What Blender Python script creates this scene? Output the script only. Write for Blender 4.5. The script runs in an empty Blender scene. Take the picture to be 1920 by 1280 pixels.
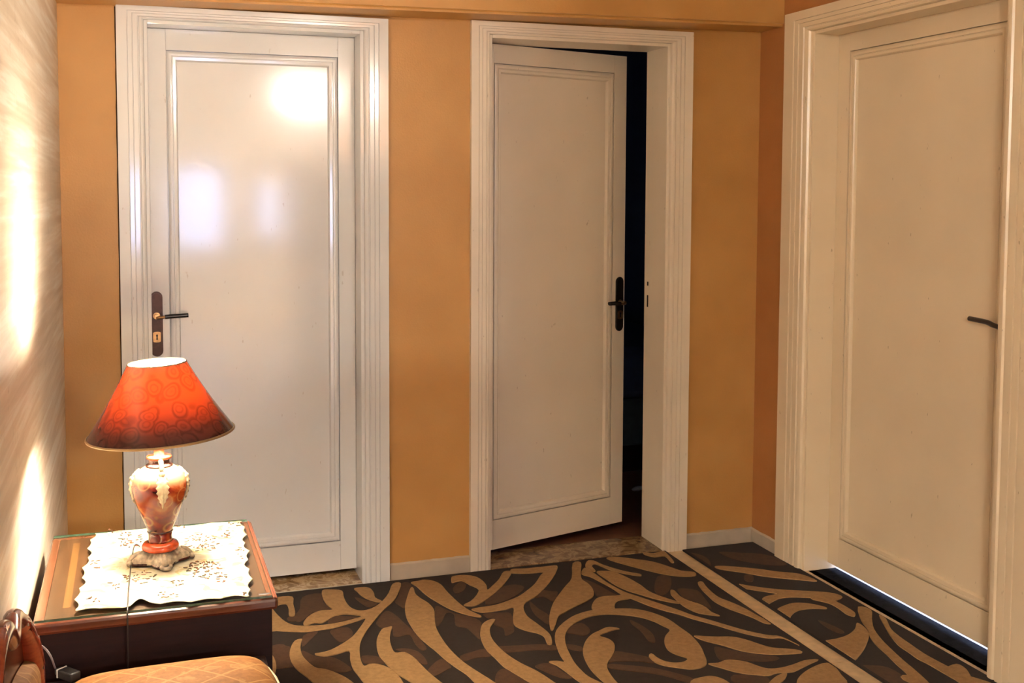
import bpy, bmesh, math, random
from mathutils import Vector, Matrix
from mathutils.geometry import delaunay_2d_cdt
random.seed(7)
sc = bpy.context.scene
C = sc.collection
PI = math.pi

# ------------------------------------------------------------------ camera
FPX, PPX, PPY = 2086.24, 959.07, 489.51
YAW, PITCH, ROLL = 0.3267, -0.063, 0.0043
CAM = Vector((0.0, -4.0898, 1.4907))
_cy, _sy, _cp, _sp = math.cos(YAW), math.sin(YAW), math.cos(PITCH), math.sin(PITCH)
_fw = Vector((_sy*_cp, _cy*_cp, _sp)); _r0 = Vector((_cy, -_sy, 0)); _u0 = _r0.cross(_fw)
_c, _s = math.cos(ROLL), math.sin(ROLL)
AX_R = _c*_r0 + _s*_u0; AX_U = -_s*_r0 + _c*_u0; AX_F = _fw
cd = bpy.data.cameras.new('camera'); cam = bpy.data.objects.new('camera', cd); C.objects.link(cam)
cd.sensor_fit = 'HORIZONTAL'; cd.sensor_width = 36; cd.lens = FPX/1920*36
cd.shift_x = (960-PPX)/1920; cd.shift_y = -(640-PPY)/1920
cd.clip_start = 0.05
m = Matrix.Identity(4)
for i in range(3):
    m[i][0] = AX_R[i]; m[i][1] = AX_U[i]; m[i][2] = -AX_F[i]; m[i][3] = CAM[i]
cam.matrix_world = m
sc.camera = cam

def at(u, v, x=None, y=None, z=None):
    """point of the photographed place seen at photo pixel (u, v) on a known plane"""
    d = AX_R*((u-PPX)/FPX) - AX_U*((v-PPY)/FPX) + AX_F
    t = (x-CAM.x)/d.x if x is not None else (y-CAM.y)/d.y if y is not None else (z-CAM.z)/d.z
    return CAM + d*t

# ------------------------------------------------------------------ world, exposure
SKY = 10.0
w = bpy.data.worlds.new('world'); sc.world = w; w.use_nodes = True
bg = w.node_tree.nodes['Background']
bg.inputs[0].default_value = (0.46, 0.60, 1.0, 1); bg.inputs[1].default_value = SKY
sc.view_settings.view_transform = 'Standard'; sc.view_settings.look = 'None'
sc.view_settings.gamma = 1; sc.view_settings.use_curve_mapping = False
sc.view_settings.exposure = 1.56
sc.cycles.max_bounces = 7; sc.cycles.diffuse_bounces = 3; sc.cycles.glossy_bounces = 3; sc.cycles.transmission_bounces = 3; sc.cycles.transparent_max_bounces = 8

CEIL_LAMP = 140.0      # radiance of the glass bowl of the hall's ceiling lamp
CEIL_COL = (1.0, 0.95, 0.86)
TABLE_LAMP = 470.0    # radiance of the table lamp's bulb
WING_FILL = 200.0     # radiance of the fill lamp added in the left wing
TABLE_COL = (1.0, 0.86, 0.66)

# room dimensions
XL, XR = -0.237, 2.474
YB = -10.0            # wall with the windows, behind the camera
ZC = 2.75

# ------------------------------------------------------------------ materials
MATS = {}
def nt(name):
    mt = bpy.data.materials.new(name); mt.use_nodes = True
    n = mt.node_tree; b = n.nodes['Principled BSDF']
    MATS[name] = mt
    return mt, n, b
def setc(b, col, rough=0.5, spec=0.5, metal=0.0):
    b.inputs['Base Color'].default_value = (*col, 1)
    b.inputs['Roughness'].default_value = rough
    b.inputs['Specular IOR Level'].default_value = spec
    b.inputs['Metallic'].default_value = metal
def N(n, t, **kw):
    o = n.nodes.new(t)
    for k, v in kw.items():
        if k.startswith('i_'):
            key = k[2:].replace('_', ' ')
            o.inputs[key].default_value = v
        else: setattr(o, k, v)
    return o
def L(n, a, b): n.links.new(a, b)
def coords(n, scale=(1, 1, 1), rot=(0, 0, 0), src='Object'):
    tc = N(n, 'ShaderNodeTexCoord'); mp = N(n, 'ShaderNodeMapping')
    mp.inputs['Scale'].default_value = scale; mp.inputs['Rotation'].default_value = rot
    L(n, tc.outputs[src], mp.inputs['Vector'])
    return mp.outputs[0]
def ramp(n, fac, stops, interp='LINEAR'):
    r = N(n, 'ShaderNodeValToRGB'); cr = r.color_ramp; cr.interpolation = interp
    while len(cr.elements) < len(stops): cr.elements.new(0.5)
    for e, (p, c) in zip(cr.elements, stops):
        e.position = p; e.color = (*c, 1) if len(c) == 3 else c
    L(n, fac, r.inputs[0])
    return r.outputs[0]
def noise(n, vec, scale, detail=4, rough=0.55, dist=0.0):
    t = N(n, 'ShaderNodeTexNoise'); t.inputs['Scale'].default_value = scale
    t.inputs['Detail'].default_value = detail; t.inputs['Roughness'].default_value = rough
    t.inputs['Distortion'].default_value = dist
    L(n, vec, t.inputs['Vector'])
    return t.outputs['Fac']
def bump(n, b, h, strength=0.2, dist=0.002):
    bp = N(n, 'ShaderNodeBump'); bp.inputs['Strength'].default_value = strength
    bp.inputs['Distance'].default_value = dist
    L(n, h, bp.inputs['Height']); L(n, bp.outputs[0], b.inputs['Normal'])
def mixc(n, fac, a, b_, mode='MIX'):
    mx = N(n, 'ShaderNodeMix', data_type='RGBA', blend_type=mode)
    if isinstance(fac, (int, float)): mx.inputs[0].default_value = fac
    else: L(n, fac, mx.inputs[0])
    for sock, v in ((mx.inputs[6], a), (mx.inputs[7], b_)):
        if isinstance(v, tuple): sock.default_value = (*v, 1)
        else: L(n, v, sock)
    return mx.outputs[2]
def plain(name, col, rough=0.5, spec=0.5, metal=0.0, var=0.12, scale=30, bmp=0.0, bscale=200):
    mt, n, b = nt(name); setc(b, col, rough, spec, metal)
    v = coords(n)
    f = noise(n, v, scale, 2)
    d = tuple(max(0, c*(1-var)) for c in col); u = tuple(min(1, c*(1+var)) for c in col)
    L(n, ramp(n, f, [(0.3, d), (0.7, u)]), b.inputs['Base Color'])
    if bmp: bump(n, b, noise(n, v, bscale, 3), bmp, 0.001)
    return mt
def wood(name, dark, light, rough=0.3, axis=(1, 14, 14), scale=5):
    mt, n, b = nt(name); setc(b, dark, rough)
    v = coords(n, axis)
    f = noise(n, v, scale, 6, 0.6, 0.6)
    L(n, ramp(n, f, [(0.3, dark), (0.7, light)]), b.inputs['Base Color'])
    bump(n, b, f, 0.08, 0.001)
    return mt

# gloss paint of the doors, with brush marks and old dirt specks
def paint(name, col, rough, dirt=0.5):
    mt, n, b = nt(name); setc(b, col, rough, 0.5)
    v = coords(n)
    big = noise(n, v, 2.3, 2)
    base = ramp(n, big, [(0.3, tuple(c*0.94 for c in col)), (0.7, tuple(min(1, c*1.03) for c in col))])
    sp = noise(n, coords(n, (1, 1, 0.35)), 60, 2, 0.7)
    spots = ramp(n, sp, [(0.0, (0, 0, 0)), (0.715, (0, 0, 0)), (0.75, (1, 1, 1))])
    mul = N(n, 'ShaderNodeMath', operation='MULTIPLY'); mul.inputs[1].default_value = dirt
    L(n, spots, mul.inputs[0])
    L(n, mixc(n, mul.outputs[0], base, (0.30, 0.17, 0.08)), b.inputs['Base Color'])
    br = noise(n, coords(n, (14, 14, 1.6)), 12, 2, 0.6)
    bump(n, b, br, 0.03, 0.0005)
    return mt
paint('white gloss paint', (0.82, 0.81, 0.80), 0.095, 0.25)
paint('aged cream paint', (0.88, 0.70, 0.48), 0.26, 0.45)
paint('cream gloss paint', (0.90, 0.78, 0.635), 0.24, 0.35)

def wall_orange():
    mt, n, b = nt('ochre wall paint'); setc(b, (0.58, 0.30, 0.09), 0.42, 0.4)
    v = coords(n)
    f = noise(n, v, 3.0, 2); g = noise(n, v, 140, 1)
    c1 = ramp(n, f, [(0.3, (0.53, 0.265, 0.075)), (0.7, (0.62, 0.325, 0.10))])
    L(n, c1, b.inputs['Base Color'])
    ad = N(n, 'ShaderNodeMath', operation='MULTIPLY_ADD'); ad.inputs[1].default_value = 2.0
    L(n, f, ad.inputs[0]); L(n, g, ad.inputs[2])
    bump(n, b, ad.outputs[0], 0.28, 0.002)
wall_orange()
def wall_brown():
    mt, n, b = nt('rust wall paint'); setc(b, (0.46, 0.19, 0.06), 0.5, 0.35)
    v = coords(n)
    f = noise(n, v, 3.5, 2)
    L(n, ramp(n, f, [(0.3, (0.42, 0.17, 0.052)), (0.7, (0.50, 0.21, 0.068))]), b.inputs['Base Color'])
    bump(n, b, noise(n, v, 120, 1), 0.25, 0.002)
wall_brown()
def wallpaper():
    mt, n, b = nt('cream streaked wallpaper'); setc(b, (0.7, 0.55, 0.4), 0.5, 0.3)
    v = coords(n, (1, 0.55, 13)); f = noise(n, v, 1.7, 5, 0.55, 0.5)
    v2 = coords(n, (1, 1.2, 40)); f2 = noise(n, v2, 1.5, 4, 0.55, 0.3)
    a = mixc(n, 0.35, f, f2)
    c1 = ramp(n, a, [(0.40, (0.70, 0.57, 0.43)), (0.52, (0.81, 0.69, 0.55)), (0.60, (0.90, 0.82, 0.70))])
    v3 = coords(n, (1, 11, 1.5)); k = noise(n, v3, 3.0, 3, 0.5, 0.9)
    crack = ramp(n, k, [(0.0, (0, 0, 0)), (0.494, (0, 0, 0)), (0.500, (0.6, 0.6, 0.6)), (0.506, (0, 0, 0))])
    brk = ramp(n, noise(n, coords(n), 9.0, 2), [(0.5, (0, 0, 0)), (0.56, (1, 1, 1))])
    mu = N(n, 'ShaderNodeMath', operation='MULTIPLY'); L(n, crack, mu.inputs[0]); L(n, brk, mu.inputs[1])
    L(n, mixc(n, mu.outputs[0], c1, (0.30, 0.19, 0.10)), b.inputs['Base Color'])
    bump(n, b, a, 0.15, 0.002)
wallpaper()
def marble(name, a, b_, c, rough=0.25):
    mt, n, b = nt(name); setc(b, a, rough)
    v = coords(n)
    f = noise(n, v, 14, 8, 0.62, 1.6)
    L(n, ramp(n, f, [(0.30, a), (0.48, b_), (0.56, c), (0.66, b_)]), b.inputs['Base Color'])
marble('brown marble', (0.16, 0.085, 0.035), (0.36, 0.22, 0.10), (0.62, 0.45, 0.26))
marble('dark brown marble', (0.10, 0.055, 0.03), (0.20, 0.115, 0.055), (0.34, 0.22, 0.11))
marble('black granite', (0.006, 0.006, 0.008), (0.010, 0.010, 0.012), (0.016, 0.016, 0.02), 0.9)
MATS['black granite'].node_tree.nodes['Principled BSDF'].inputs['Specular IOR Level'].default_value = 0.1
plain('beige floor tile', (0.66, 0.47, 0.27), 0.35, var=0.15, scale=25)
plain('grout', (0.22, 0.15, 0.09), 0.8)
plain('skirting tile', (0.52, 0.43, 0.33), 0.4, var=0.10, scale=12)
plain('ceiling paint', (0.88, 0.86, 0.82), 0.8, var=0.03)
plain('cream hall paint', (0.72, 0.67, 0.58), 0.7, var=0.05)
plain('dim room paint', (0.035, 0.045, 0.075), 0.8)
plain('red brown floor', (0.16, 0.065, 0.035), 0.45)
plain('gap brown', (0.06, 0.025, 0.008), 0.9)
plain('antique bronze', (0.040, 0.016, 0.010), 0.32, metal=0.6, var=0.3, scale=60)
plain('worn brass', (0.40, 0.24, 0.11), 0.28, metal=0.95, var=0.2, scale=60)
plain('black lever', (0.015, 0.011, 0.009), 0.25)
plain('dark steel', (0.055, 0.040, 0.036), 0.3, metal=0.6)
plain('keyhole black', (0.004, 0.004, 0.004), 0.8)
def pile(name, col):
    mt, n, b = nt(name); setc(b, col, 0.95, 0.1)
    v = coords(n)
    f = noise(n, v, 55, 3, 0.7); g = noise(n, v, 500, 1)
    L(n, ramp(n, f, [(0.25, tuple(c*0.78 for c in col)), (0.75, tuple(c*1.16 for c in col))]), b.inputs['Base Color'])
    bump(n, b, g, 0.5, 0.002)
    b.inputs['Sheen Weight'].default_value = 0.05
pile('rug dark pile', (0.024, 0.0145, 0.0105))
pile('rug brown pile', (0.076, 0.036, 0.018))
pile('rug tan pile', (0.36, 0.205, 0.084))
wood('mahogany', (0.050, 0.011, 0.006), (0.12, 0.030, 0.014), 0.22)
wood('table veneer', (0.075, 0.028, 0.014), (0.15, 0.064, 0.032), 0.35, (10, 1.2, 10), 5)
wood('table inlay', (0.20, 0.080, 0.028), (0.26, 0.11, 0.042), 0.35, (10, 1.2, 10), 5)
wood('table edge wood', (0.16, 0.042, 0.020), (0.27, 0.085, 0.04), 0.2, (10, 1.2, 10), 5)
wood('near black mahogany', (0.008, 0.003, 0.003), (0.018, 0.006, 0.005), 0.55)
MATS['near black mahogany'].node_tree.nodes['Principled BSDF'].inputs['Specular IOR Level'].default_value = 0.15
wood('red chair wood', (0.15, 0.022, 0.010), (0.25, 0.045, 0.018), 0.18)
mt, n, b = nt('green glass'); n.nodes.remove(b)
tp = N(n, 'ShaderNodeBsdfTransparent'); tp.inputs[0].default_value = (0.93, 0.97, 0.94, 1); gs = N(n, 'ShaderNodeBsdfGlossy'); gs.inputs['Roughness'].default_value = 0.06
lw = N(n, 'ShaderNodeLayerWeight'); lw.inputs['Blend'].default_value = 0.5
pw = N(n, 'ShaderNodeMath', operation='POWER'); pw.inputs[1].default_value = 5.0; L(n, lw.outputs['Facing'], pw.inputs[0])
ma = N(n, 'ShaderNodeMath', operation='MULTIPLY_ADD'); ma.inputs[1].default_value = 0.45; ma.inputs[2].default_value = 0.02; L(n, pw.outputs[0], ma.inputs[0])
ms = N(n, 'ShaderNodeMixShader'); L(n, ma.outputs[0], ms.inputs[0]); L(n, tp.outputs[0], ms.inputs[1]); L(n, gs.outputs[0], ms.inputs[2])
L(n, ms.outputs[0], n.nodes['Material Output'].inputs['Surface'])
plain('green glass edge', (0.045, 0.085, 0.055), 0.12, var=0.35, scale=60)
mt, n, b = nt('window glass'); n.nodes.remove(b)
tp = N(n, 'ShaderNodeBsdfTransparent'); gs = N(n, 'ShaderNodeBsdfGlossy'); gs.inputs['Roughness'].default_value = 0.02
ms = N(n, 'ShaderNodeMixShader'); ms.inputs[0].default_value = 0.05; L(n, tp.outputs[0], ms.inputs[1]); L(n, gs.outputs[0], ms.inputs[2])
L(n, ms.outputs[0], n.nodes['Material Output'].inputs['Surface'])
plain('chrome', (0.75, 0.72, 0.68), 0.15, metal=1.0)
def cloth():
    mt, n, b = nt('cream damask cloth'); setc(b, (0.5, 0.46, 0.34), 0.85, 0.2)
    v = coords(n)
    f = noise(n, v, 22, 3, 0.5, 1.2)
    L(n, ramp(n, f, [(0.40, (0.35, 0.33, 0.25)), (0.56, (0.37, 0.35, 0.27)), (0.62, (0.30, 0.255, 0.14))]), b.inputs['Base Color'])
    bump(n, b, noise(n, v, 260, 2), 0.25, 0.001)
cloth()
plain('brown thread', (0.055, 0.024, 0.006), 0.8, var=0.4, scale=80)
plain('rust thread', (0.12, 0.026, 0.005), 0.8, var=0.3, scale=80)
plain('olive thread', (0.04, 0.033, 0.013), 0.8, var=0.3, scale=80)
def upholstery():
    mt, n, b = nt('tan damask upholstery'); setc(b, (0.5, 0.3, 0.13), 0.7, 0.3)
    v = coords(n)
    f = noise(n, v, 70, 4, 0.7)
    c1 = ramp(n, f, [(0.3, (0.13, 0.052, 0.014)), (0.7, (0.22, 0.095, 0.028))])
    # woven diamond lattice
    def lines(rz):
        vv = coords(n, (1, 1, 1), (0, 0, rz))
        wv = N(n, 'ShaderNodeTexWave', wave_type='BANDS', bands_direction='X', wave_profile='SIN')
        wv.inputs['Scale'].default_value = 4.6; wv.inputs['Distortion'].default_value = 0.3
        L(n, vv, wv.inputs['Vector'])
        return ramp(n, wv.outputs['Fac'], [(0.0, (0, 0, 0)), (0.985, (0, 0, 0)), (0.995, (1, 1, 1))])
    mx = N(n, 'ShaderNodeMath', operation='MAXIMUM'); L(n, lines(0.9), mx.inputs[0]); L(n, lines(-0.75), mx.inputs[1])
    c2 = mixc(n, mx.outputs[0], c1, (0.27, 0.14, 0.05))
    sc_ = noise(n, v, 9, 3, 0.5, 2.0)
    motif = ramp(n, sc_, [(0.0, (0, 0, 0)), (0.57, (0, 0, 0)), (0.60, (0.8, 0.8, 0.8)), (0.64, (0.2, 0.2, 0.2)), (0.67, (0.8, 0.8, 0.8))])
    L(n, mixc(n, motif, c2, (0.25, 0.135, 0.05)), b.inputs['Base Color'])
    bump(n, b, f, 0.3, 0.002)
upholstery()
MATS['tan damask upholstery'].node_tree.nodes['Principled BSDF'].inputs['Specular IOR Level'].default_value = 0.08
plain('gold braid', (0.40, 0.31, 0.19), 0.6, var=0.3, scale=120, bmp=0.4)
plain('black cord', (0.02, 0.015, 0.012), 0.4)
plain('grey cord', (0.30, 0.28, 0.30), 0.4)
plain('charger plastic', (0.030, 0.030, 0.034), 0.45)
plain('charger band', (0.75, 0.75, 0.75), 0.35)
# lamp materials
def shade_mat():
    mt, n, b = nt('red leaf print lampshade')
    n.nodes.remove(b)
    v = coords(n)
    vo = N(n, 'ShaderNodeTexVoronoi', feature='F1'); vo.inputs['Scale'].default_value = 27; vo.inputs['Randomness'].default_value = 0.8
    nz = N(n, 'ShaderNodeTexNoise'); nz.inputs['Scale'].default_value = 12
    L(n, v, nz.inputs['Vector'])
    mv = N(n, 'ShaderNodeMix', data_type='VECTOR'); mv.inputs[0].default_value = 0.035
    L(n, v, mv.inputs[4]); L(n, nz.outputs['Color'], mv.inputs[5])
    L(n, mv.outputs[1], vo.inputs['Vector'])
    rings = ramp(n, vo.outputs['Distance'], [(0.0, (0.55, 0.55, 0.55)), (0.12, (0.9, 0.9, 0.9)), (0.22, (1, 1, 1)), (0.30, (0.55, 0.5, 0.5)), (0.36, (0.95, 0.95, 0.95)), (0.43, (0.9, 0.9, 0.9)),
                                              (0.49, (0.34, 0.30, 0.30)), (0.56, (0.55, 0.5, 0.5)), (0.64, (1, 1, 1))])
    # printed border: the red fades to dark brown towards the hem
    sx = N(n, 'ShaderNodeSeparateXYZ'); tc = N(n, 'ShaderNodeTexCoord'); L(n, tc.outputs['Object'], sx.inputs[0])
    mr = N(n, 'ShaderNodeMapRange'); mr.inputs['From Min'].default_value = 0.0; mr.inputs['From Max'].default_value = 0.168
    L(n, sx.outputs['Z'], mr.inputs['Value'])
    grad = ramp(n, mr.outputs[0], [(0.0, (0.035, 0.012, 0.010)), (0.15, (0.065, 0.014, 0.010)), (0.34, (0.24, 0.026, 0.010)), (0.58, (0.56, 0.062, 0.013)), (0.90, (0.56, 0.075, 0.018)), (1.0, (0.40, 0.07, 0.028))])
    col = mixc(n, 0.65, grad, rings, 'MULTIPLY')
    df = N(n, 'ShaderNodeBsdfDiffuse'); tr = N(n, 'ShaderNodeBsdfTranslucent'); gl = N(n, 'ShaderNodeBsdfGlossy')
    gl.inputs['Roughness'].default_value = 0.12
    L(n, col, df.inputs[0]); L(n, col, tr.inputs[0])
    wv = noise(n, coords(n, (30, 30, 2)), 4, 3)
    bp = N(n, 'ShaderNodeBump'); bp.inputs['Strength'].default_value = 0.12; bp.inputs['Distance'].default_value = 0.003
    L(n, wv, bp.inputs['Height']); L(n, bp.outputs[0], gl.inputs['Normal'])
    m1 = N(n, 'ShaderNodeMixShader'); m1.inputs[0].default_value = 0.07; L(n, df.outputs[0], m1.inputs[1]); L(n, tr.outputs[0], m1.inputs[2])
    fr = N(n, 'ShaderNodeFresnel'); fr.inputs['IOR'].default_value = 1.4
    m2 = N(n, 'ShaderNodeMixShader'); L(n, fr.outputs[0], m2.inputs[0]); L(n, m1.outputs[0], m2.inputs[1]); L(n, gl.outputs[0], m2.inputs[2])
    L(n, m2.outputs[0], n.nodes['Material Output'].inputs['Surface'])
shade_mat()
mt, n, b = nt('white shade lining'); n.nodes.remove(b)
df = N(n, 'ShaderNodeBsdfDiffuse'); tr = N(n, 'ShaderNodeBsdfTranslucent')
df.inputs[0].default_value = (0.85, 0.80, 0.72, 1); tr.inputs[0].default_value = (0.85, 0.78, 0.68, 1)
m1 = N(n, 'ShaderNodeMixShader'); m1.inputs[0].default_value = 0.4; L(n, df.outputs[0], m1.inputs[1]); L(n, tr.outputs[0], m1.inputs[2])
L(n, m1.outputs[0], n.nodes['Material Output'].inputs['Surface'])
plain('gold rim', (0.34, 0.22, 0.10), 0.4, metal=0.5)
def glaze():
    mt, n, b = nt('red mottled glaze'); setc(b, (0.5, 0.1, 0.03), 0.15)
    v = coords(n)
    f = noise(n, v, 14, 4, 0.5, 1.0)
    c = ramp(n, f, [(0.34, (0.020, 0.002, 0.003)), (0.47, (0.11, 0.008, 0.004)), (0.56, (0.20, 0.035, 0.008)), (0.67, (0.30, 0.14, 0.045))])
    vo = N(n, 'ShaderNodeTexVoronoi', feature='F1'); vo.inputs['Scale'].default_value = 24
    L(n, v, vo.inputs['Vector'])
    rg = ramp(n, vo.outputs['Distance'], [(0.0, (0, 0, 0)), (0.34, (0, 0, 0)), (0.40, (0.55, 0.55, 0.55)), (0.46, (0, 0, 0))])
    c2 = mixc(n, rg, c, (0.30, 0.15, 0.05))
    # cream glaze poured over the shoulder of the vase
    sx = N(n, 'ShaderNodeSeparateXYZ'); tc = N(n, 'ShaderNodeTexCoord'); L(n, tc.outputs['Object'], sx.inputs[0])
    ma = N(n, 'ShaderNodeMath', operation='MULTIPLY_ADD'); ma.inputs[1].default_value = 0.030
    L(n, f, ma.inputs[0]); L(n, sx.outputs['Z'], ma.inputs[2])
    mr = N(n, 'ShaderNodeMapRange'); mr.inputs['From Min'].default_value = 0.207; mr.inputs['From Max'].default_value = 0.230
    L(n, ma.outputs[0], mr.inputs['Value'])
    L(n, mixc(n, mr.outputs[0], c2, (0.34, 0.23, 0.125)), b.inputs['Base Color'])
glaze()
plain('orange red glaze', (0.30, 0.040, 0.010), 0.14, var=0.45, scale=40)
plain('dark glaze', (0.04, 0.008, 0.005), 0.2, var=0.3)
plain('cream relief glaze', (0.40, 0.32, 0.20), 0.3, var=0.2, scale=60)
plain('grey antiqued relief', (0.20, 0.155, 0.105), 0.4, var=0.45, scale=90, bmp=0.5, bscale=120)
def emis(name, col, s):
    mt, n, b = nt(name); setc(b, (0.8, 0.8, 0.8), 0.4)
    b.inputs['Emission Color'].default_value = (*col, 1); b.inputs['Emission Strength'].default_value = s
emis('lamp bulb glass', TABLE_COL, TABLE_LAMP)
emis('opal ceiling glass', CEIL_COL, CEIL_LAMP)
emis('added wing lamp glass', CEIL_COL, WING_FILL)
plain('navy cover', (0.022, 0.035, 0.085), 0.9)
plain('green grey sheet', (0.035, 0.05, 0.055), 0.9)
plain('pale slipper', (0.45, 0.45, 0.5), 0.6)
plain('balcony tile', (0.82, 0.84, 0.88), 0.6)
plain('window frame white', (0.7, 0.68, 0.64), 0.4)

# ------------------------------------------------------------------ mesh helpers
def obj(name, bm, mat, parent=None, smooth=False, recalc=True):
    me = bpy.data.meshes.new(name)
    if recalc: bmesh.ops.recalc_face_normals(bm, faces=bm.faces)
    bm.to_mesh(me); bm.free()
    if mat: me.materials.append(MATS[mat])
    if smooth:
        for p in me.polygons: p.use_smooth = True
    o = bpy.data.objects.new(name, me); C.objects.link(o)
    if parent: o.parent = parent
    return o
def sharp(o, ang=0.6):
    """smooth shading with creases"""
    for p in o.data.polygons: p.use_smooth = True
    bm = bmesh.new(); bm.from_mesh(o.data)
    for e in bm.edges:
        if len(e.link_faces) == 2 and e.calc_face_angle(0) > ang: e.smooth = False
    bm.to_mesh(o.data); bm.free()
    return o
def empty(name, loc=(0, 0, 0), rz=0.0):
    o = bpy.data.objects.new(name, None); C.objects.link(o); o.location = loc; o.rotation_euler = (0, 0, rz)
    o.empty_display_size = 0.1
    return o
def tag(o, label, cat, group=None):
    o['label'] = label; o['category'] = cat
    if group: o['group'] = group
    return o
def struct(o, label=None):
    o['kind'] = 'structure'
    if label: o['label'] = label
    return o
def box(bm, x0, x1, y0, y1, z0, z1, bev=0.0, seg=2):
    vs = [bm.verts.new((x, y, z)) for z in (z0, z1) for y in (y0, y1) for x in (x0, x1)]
    fs = [bm.faces.new([vs[i] for i in q]) for q in ((0, 2, 3, 1), (4, 5, 7, 6), (0, 1, 5, 4), (2, 6, 7, 3), (0, 4, 6, 2), (1, 3, 7, 5))]
    if bev > 0:
        es = list({e for f in fs for e in f.edges})
        bmesh.ops.bevel(bm, geom=es, offset=bev, segments=seg, profile=0.5, affect='EDGES')
    return bm
def nb(): return bmesh.new()
def boxo(name, mat, d, bev=0.0, parent=None, seg=2):
    return obj(name, box(nb(), *d, bev, seg), mat, parent)
def lathe(bm, prof, seg=40, cap0=True, cap1=True, ctr=(0, 0)):
    rings = []
    for r, z in prof:
        rings.append([bm.verts.new((ctr[0]+r*math.cos(2*PI*i/seg), ctr[1]+r*math.sin(2*PI*i/seg), z)) for i in range(seg)])
    for a, b_ in zip(rings, rings[1:]):
        for i in range(seg):
            bm.faces.new((a[i], a[(i+1) % seg], b_[(i+1) % seg], b_[i]))
    if cap0: bm.faces.new(rings[0][::-1])
    if cap1: bm.faces.new(rings[-1])
    return bm
def smooth_path(pts, n=6, closed=False):
    pts = [Vector(p) for p in pts]; out = []
    k = len(pts)
    rng = range(k) if closed else range(k-1)
    for i in rng:
        if closed: p0, p1, p2, p3 = pts[(i-1) % k], pts[i], pts[(i+1) % k], pts[(i+2) % k]
        else: p0, p1, p2, p3 = pts[max(i-1, 0)], pts[i], pts[i+1], pts[min(i+2, k-1)]
        for j in range(n):
            t = j/n
            out.append(0.5*((2*p1)+(p2-p0)*t+(2*p0-5*p1+4*p2-p3)*t*t+(3*p1-p0-3*p2+p3)*t**3))
    if not closed: out.append(pts[-1])
    return out
def tube(bm, pts, rad, seg=10, flat=1.0):
    rings = []
    for i, p in enumerate(pts):
        t = (pts[min(i+1, len(pts)-1)]-pts[max(i-1, 0)]).normalized()
        a = t.cross(Vector((0, 0, 1)))
        if a.length < 0.2: a = t.cross(Vector((0, 1, 0)))
        a.normalize(); b_ = t.cross(a).normalized()
        r = rad[i] if isinstance(rad, (list, tuple)) else rad
        rings.append([bm.verts.new(p+a*(r*math.cos(2*PI*k/seg))+b_*(r*flat*math.sin(2*PI*k/seg))) for k in range(seg)])
    for a, b_ in zip(rings, rings[1:]):
        for k in range(seg): bm.faces.new((a[k], a[(k+1) % seg], b_[(k+1) % seg], b_[k]))
    bm.faces.new(rings[0][::-1]); bm.faces.new(rings[-1])
    return bm
def prism(bm, pts, y0, y1):
    """outline in x-z extruded from y0 to y1"""
    a = [bm.verts.new((p[0], y0, p[1])) for p in pts]; b_ = [bm.verts.new((p[0], y1, p[1])) for p in pts]
    bm.faces.new(a); bm.faces.new(b_[::-1])
    for i in range(len(pts)):
        j = (i+1) % len(pts)
        bm.faces.new((a[i], a[j], b_[j], b_[i]))
    return bm
def sphere(bm, c, r, seg=12, sq=(1, 1, 1)):
    rr = bmesh.ops.create_uvsphere(bm, u_segments=seg, v_segments=max(6, seg//2), radius=r)
    for v in rr['verts']: v.co = Vector((v.co.x*sq[0]+c[0], v.co.y*sq[1]+c[1], v.co.z*sq[2]+c[2]))
    return bm

# ------------------------------------------------------------------ the room shell
# door openings: (x0, x1, height)
D1 = (0.040, 0.806, 2.075)
D2 = (1.292, 2.058, 2.085)
D3 = (-0.385, -1.404, 2.105)     # along y in the right wall
WT = 0.20
bm = nb()
box(bm, XL-0.2, D1[0], 0, WT, -0.1, ZC); box(bm, D1[1], D2[0], 0, WT, -0.1, ZC); box(bm, D2[1], XR+0.2, 0, WT, -0.1, ZC)
box(bm, D1[0], D1[1], 0, WT, D1[2], ZC); box(bm, D2[0], D2[1], 0, WT, D2[2], ZC)
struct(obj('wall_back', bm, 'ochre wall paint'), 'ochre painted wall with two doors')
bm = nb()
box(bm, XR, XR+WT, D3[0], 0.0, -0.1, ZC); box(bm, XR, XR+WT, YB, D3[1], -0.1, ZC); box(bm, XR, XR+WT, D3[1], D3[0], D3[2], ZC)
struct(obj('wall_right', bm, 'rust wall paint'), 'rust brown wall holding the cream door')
struct(boxo('wall_left', 'cream streaked wallpaper', (XL-0.2, XL, -4.3, 0.0, -0.1, ZC)), 'cream streaked wallpaper wall beside the lamp')
# soffit beam along the back wall; its underside is a little out of level
bm = nb()
zl, zr = 2.116, 2.152
vs = [bm.verts.new(p) for p in ((XL, -0.175, zl), (XR, -0.175, zr), (XR, 0.001, zr), (XL, 0.001, zl), (XL, -0.175, ZC), (XR, -0.175, ZC), (XR, 0.001, ZC), (XL, 0.001, ZC))]
for q in ((0, 1, 2, 3), (7, 6, 5, 4), (0, 4, 5, 1), (1, 5, 6, 2), (2, 6, 7, 3), (3, 7, 4, 0)): bm.faces.new([vs[i] for i in q])
bmesh.ops.bevel(bm, geom=[e for e in bm.edges if all(abs(v.co.y+0.175) < 1e-4 and v.co.z < 2.3 for v in e.verts)], offset=0.012, segments=3, affect='EDGES')
struct(obj('trim_1', bm, 'ochre wall paint'), 'ochre boxed beam above the two doors')
XW = -3.2
struct(boxo('wall_right_light_block', 'cream hall paint', (1.60, XR, -3.30, -3.0, -0.1, ZC)))  # unseen wall stub, added to keep the ceiling lamp off the right side
struct(boxo('wall_left_hall', 'cream hall paint', (XW-0.2, XW, YB, -4.2, -0.1, ZC)))
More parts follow.
